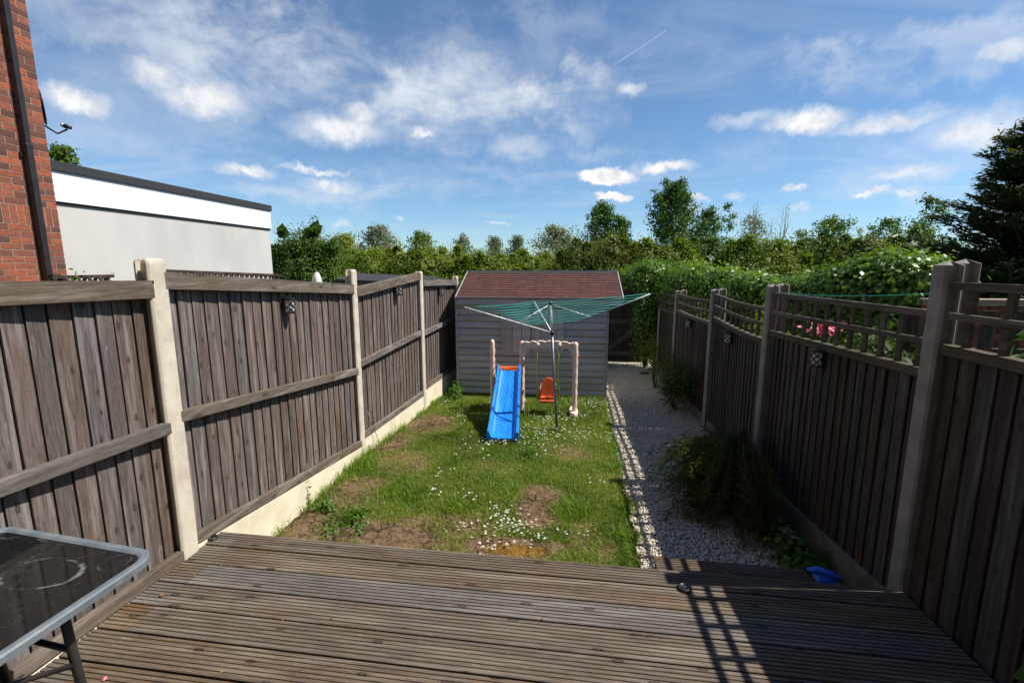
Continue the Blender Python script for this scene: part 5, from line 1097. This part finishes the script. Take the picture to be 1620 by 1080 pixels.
# dark tube drawn for a thin stick's shadow on the left gravel board
a = fence_pt(2, 575, 650)[0]; c = fence_pt(2, 590, 694)[0]; b = MB(); b.tube([a + (.05, 0, 0), c + (.08, 0, -.03)], .004, 5); tag(b.build('stick_shadow', M['steel_dark'], origin=c), 'stick shadow drawn as a thin dark wire leaning on the third left gravel board', 'rod')
a = np.array([*P2(760, 862), LZ + .02]); c = np.array([*P2(850, 835), LZ + .04]); m_ = (a + c) / 2 + (-.03, .03, .05); b = MB(); b.tube([a, lerp(a, m_, .6) + (0, 0, .02), m_, c], .0022, 5)
tag(b.build('straw_stalk', M['strawst'], origin=a), 'long dry stalk arching over the daisies near the deck', 'stalk')

# ------------------------------------------------------------------ garden table, lower left
TZ = .76
c0 = onz(242, 893, TZ); e_ = onz(0, 833, TZ); f_ = onz(0, 1050, TZ)
tb = thing('garden_table', (c0[0] - .4, c0[1] - .5, 0), 'garden table with a dusty black glass top and grey metal rim at the lower left', 'table')
ang = math.atan2(e_[1] - c0[1], e_[0] - c0[0]); print('table', c0, e_, f_, math.degrees(ang))
cxy = np.array([-1.62, 1.545]); du = np.array([-.9935, .114]); dv = np.array([-.114 * .4, -1.0]); du /= np.linalg.norm(du); dv /= np.linalg.norm(dv); WU, WV = .875, 1.35
def outline(ins, r_):
    out = []; cs = [(0, 0), (1, 0), (1, 1), (0, 1)]
    for i, (a_, b_) in enumerate(cs):
        ctr = cxy + du * (ins + r_ if a_ == 0 else WU - ins - r_) + dv * (ins + r_ if b_ == 0 else WV - ins - r_); st_ = {0: PI, 1: 3 * PI / 2, 2: 0, 3: PI / 2}[i]
        for k in range(9):
            t = st_ + (PI / 2) * k / 8; out.append(ctr + du * math.cos(t) * r_ + dv * math.sin(t) * r_)
    return out
oc = outline(0, .085); inn = outline(.036, .055); n = len(oc); V = []
for pl_, z in ((oc, TZ - .028), (oc, TZ - .006), (outline(.006, .08), TZ), (outline(.026, .062), TZ), (inn, TZ - .007), (inn, TZ - .028)): V += [(*p_, z) for p_ in pl_]
b = MB(); b.add(V, [(a * n + k, a * n + (k + 1) % n, ((a + 1) % 6) * n + (k + 1) % n, ((a + 1) % 6) * n + k) for a in range(6) for k in range(n)]); b.build('rim', M['grey_trim'], tb)
b = MB(); 
gp = [np.array((*p_, TZ - .013)) for p_ in outline(.034, .057)]; b.prism(gp, (0, 0, 0), (0, 0, .006)); gl = b.build('glass_top', M['glass_top'], tb)
# the glass pattern is laid out from the table corner
for v_ in gl.data.vertices: v_.co = (v_.co[0] - (cxy[0] - tb.location[0]), v_.co[1] - (cxy[1] - tb.location[1]), v_.co[2])
gl.location = (cxy[0] - tb.location[0], cxy[1] - tb.location[1], 0)
for a_, b_, oa, ob in ((.15, .27, .0, -.04), (WU - .12, .2, 0, -.06), (.12, WV - .2, 0, .06), (WU - .12, WV - .2, 0, .06)):
    p_ = cxy + du * a_ + dv * b_; q_ = p_ + du * oa + dv * ob; b = MB(); b.tube([(*q_, .0), (*lerp(q_, p_, .8), .55), (*p_, TZ - .03)], .016, 10); b.build('leg', M['black_metal'], tb)
for b_ in (.27, WV - .2):
    p_, q_ = cxy + du * .15 + dv * b_, cxy + du * (WU - .12) + dv * b_; b = MB(); b.tube([(*p_, .52), (*q_, .52)], .011, 8); b.build('crossbar', M['black_metal'], tb)
p_, q_ = cxy + du * .15 + dv * .27, cxy + du * .12 + dv * (WV - .2); b = MB(); b.tube([(*p_, .45), (*lerp(p_, q_, .5), .7), (*q_, .45)], .01, 8); b.build('brace', M['black_metal'], tb)
# bright green leaf in the lower right corner
c = onz(1612, 1072, .3); b = MB(); b.add([c + (-.03, .0, 0), c + (.02, -.05, .02), c + (.12, -.03, .03), c + (.06, .05, .03)], [(0, 1, 2, 3)]); b.tube([(c[0] + .06, c[1], 0), c + (.03, 0, .02)], .004, 5); tag(b.build('green_leaf', M['weed'], origin=(c[0], c[1], 0)), 'bright green leaf at the very bottom right corner', 'leaf')
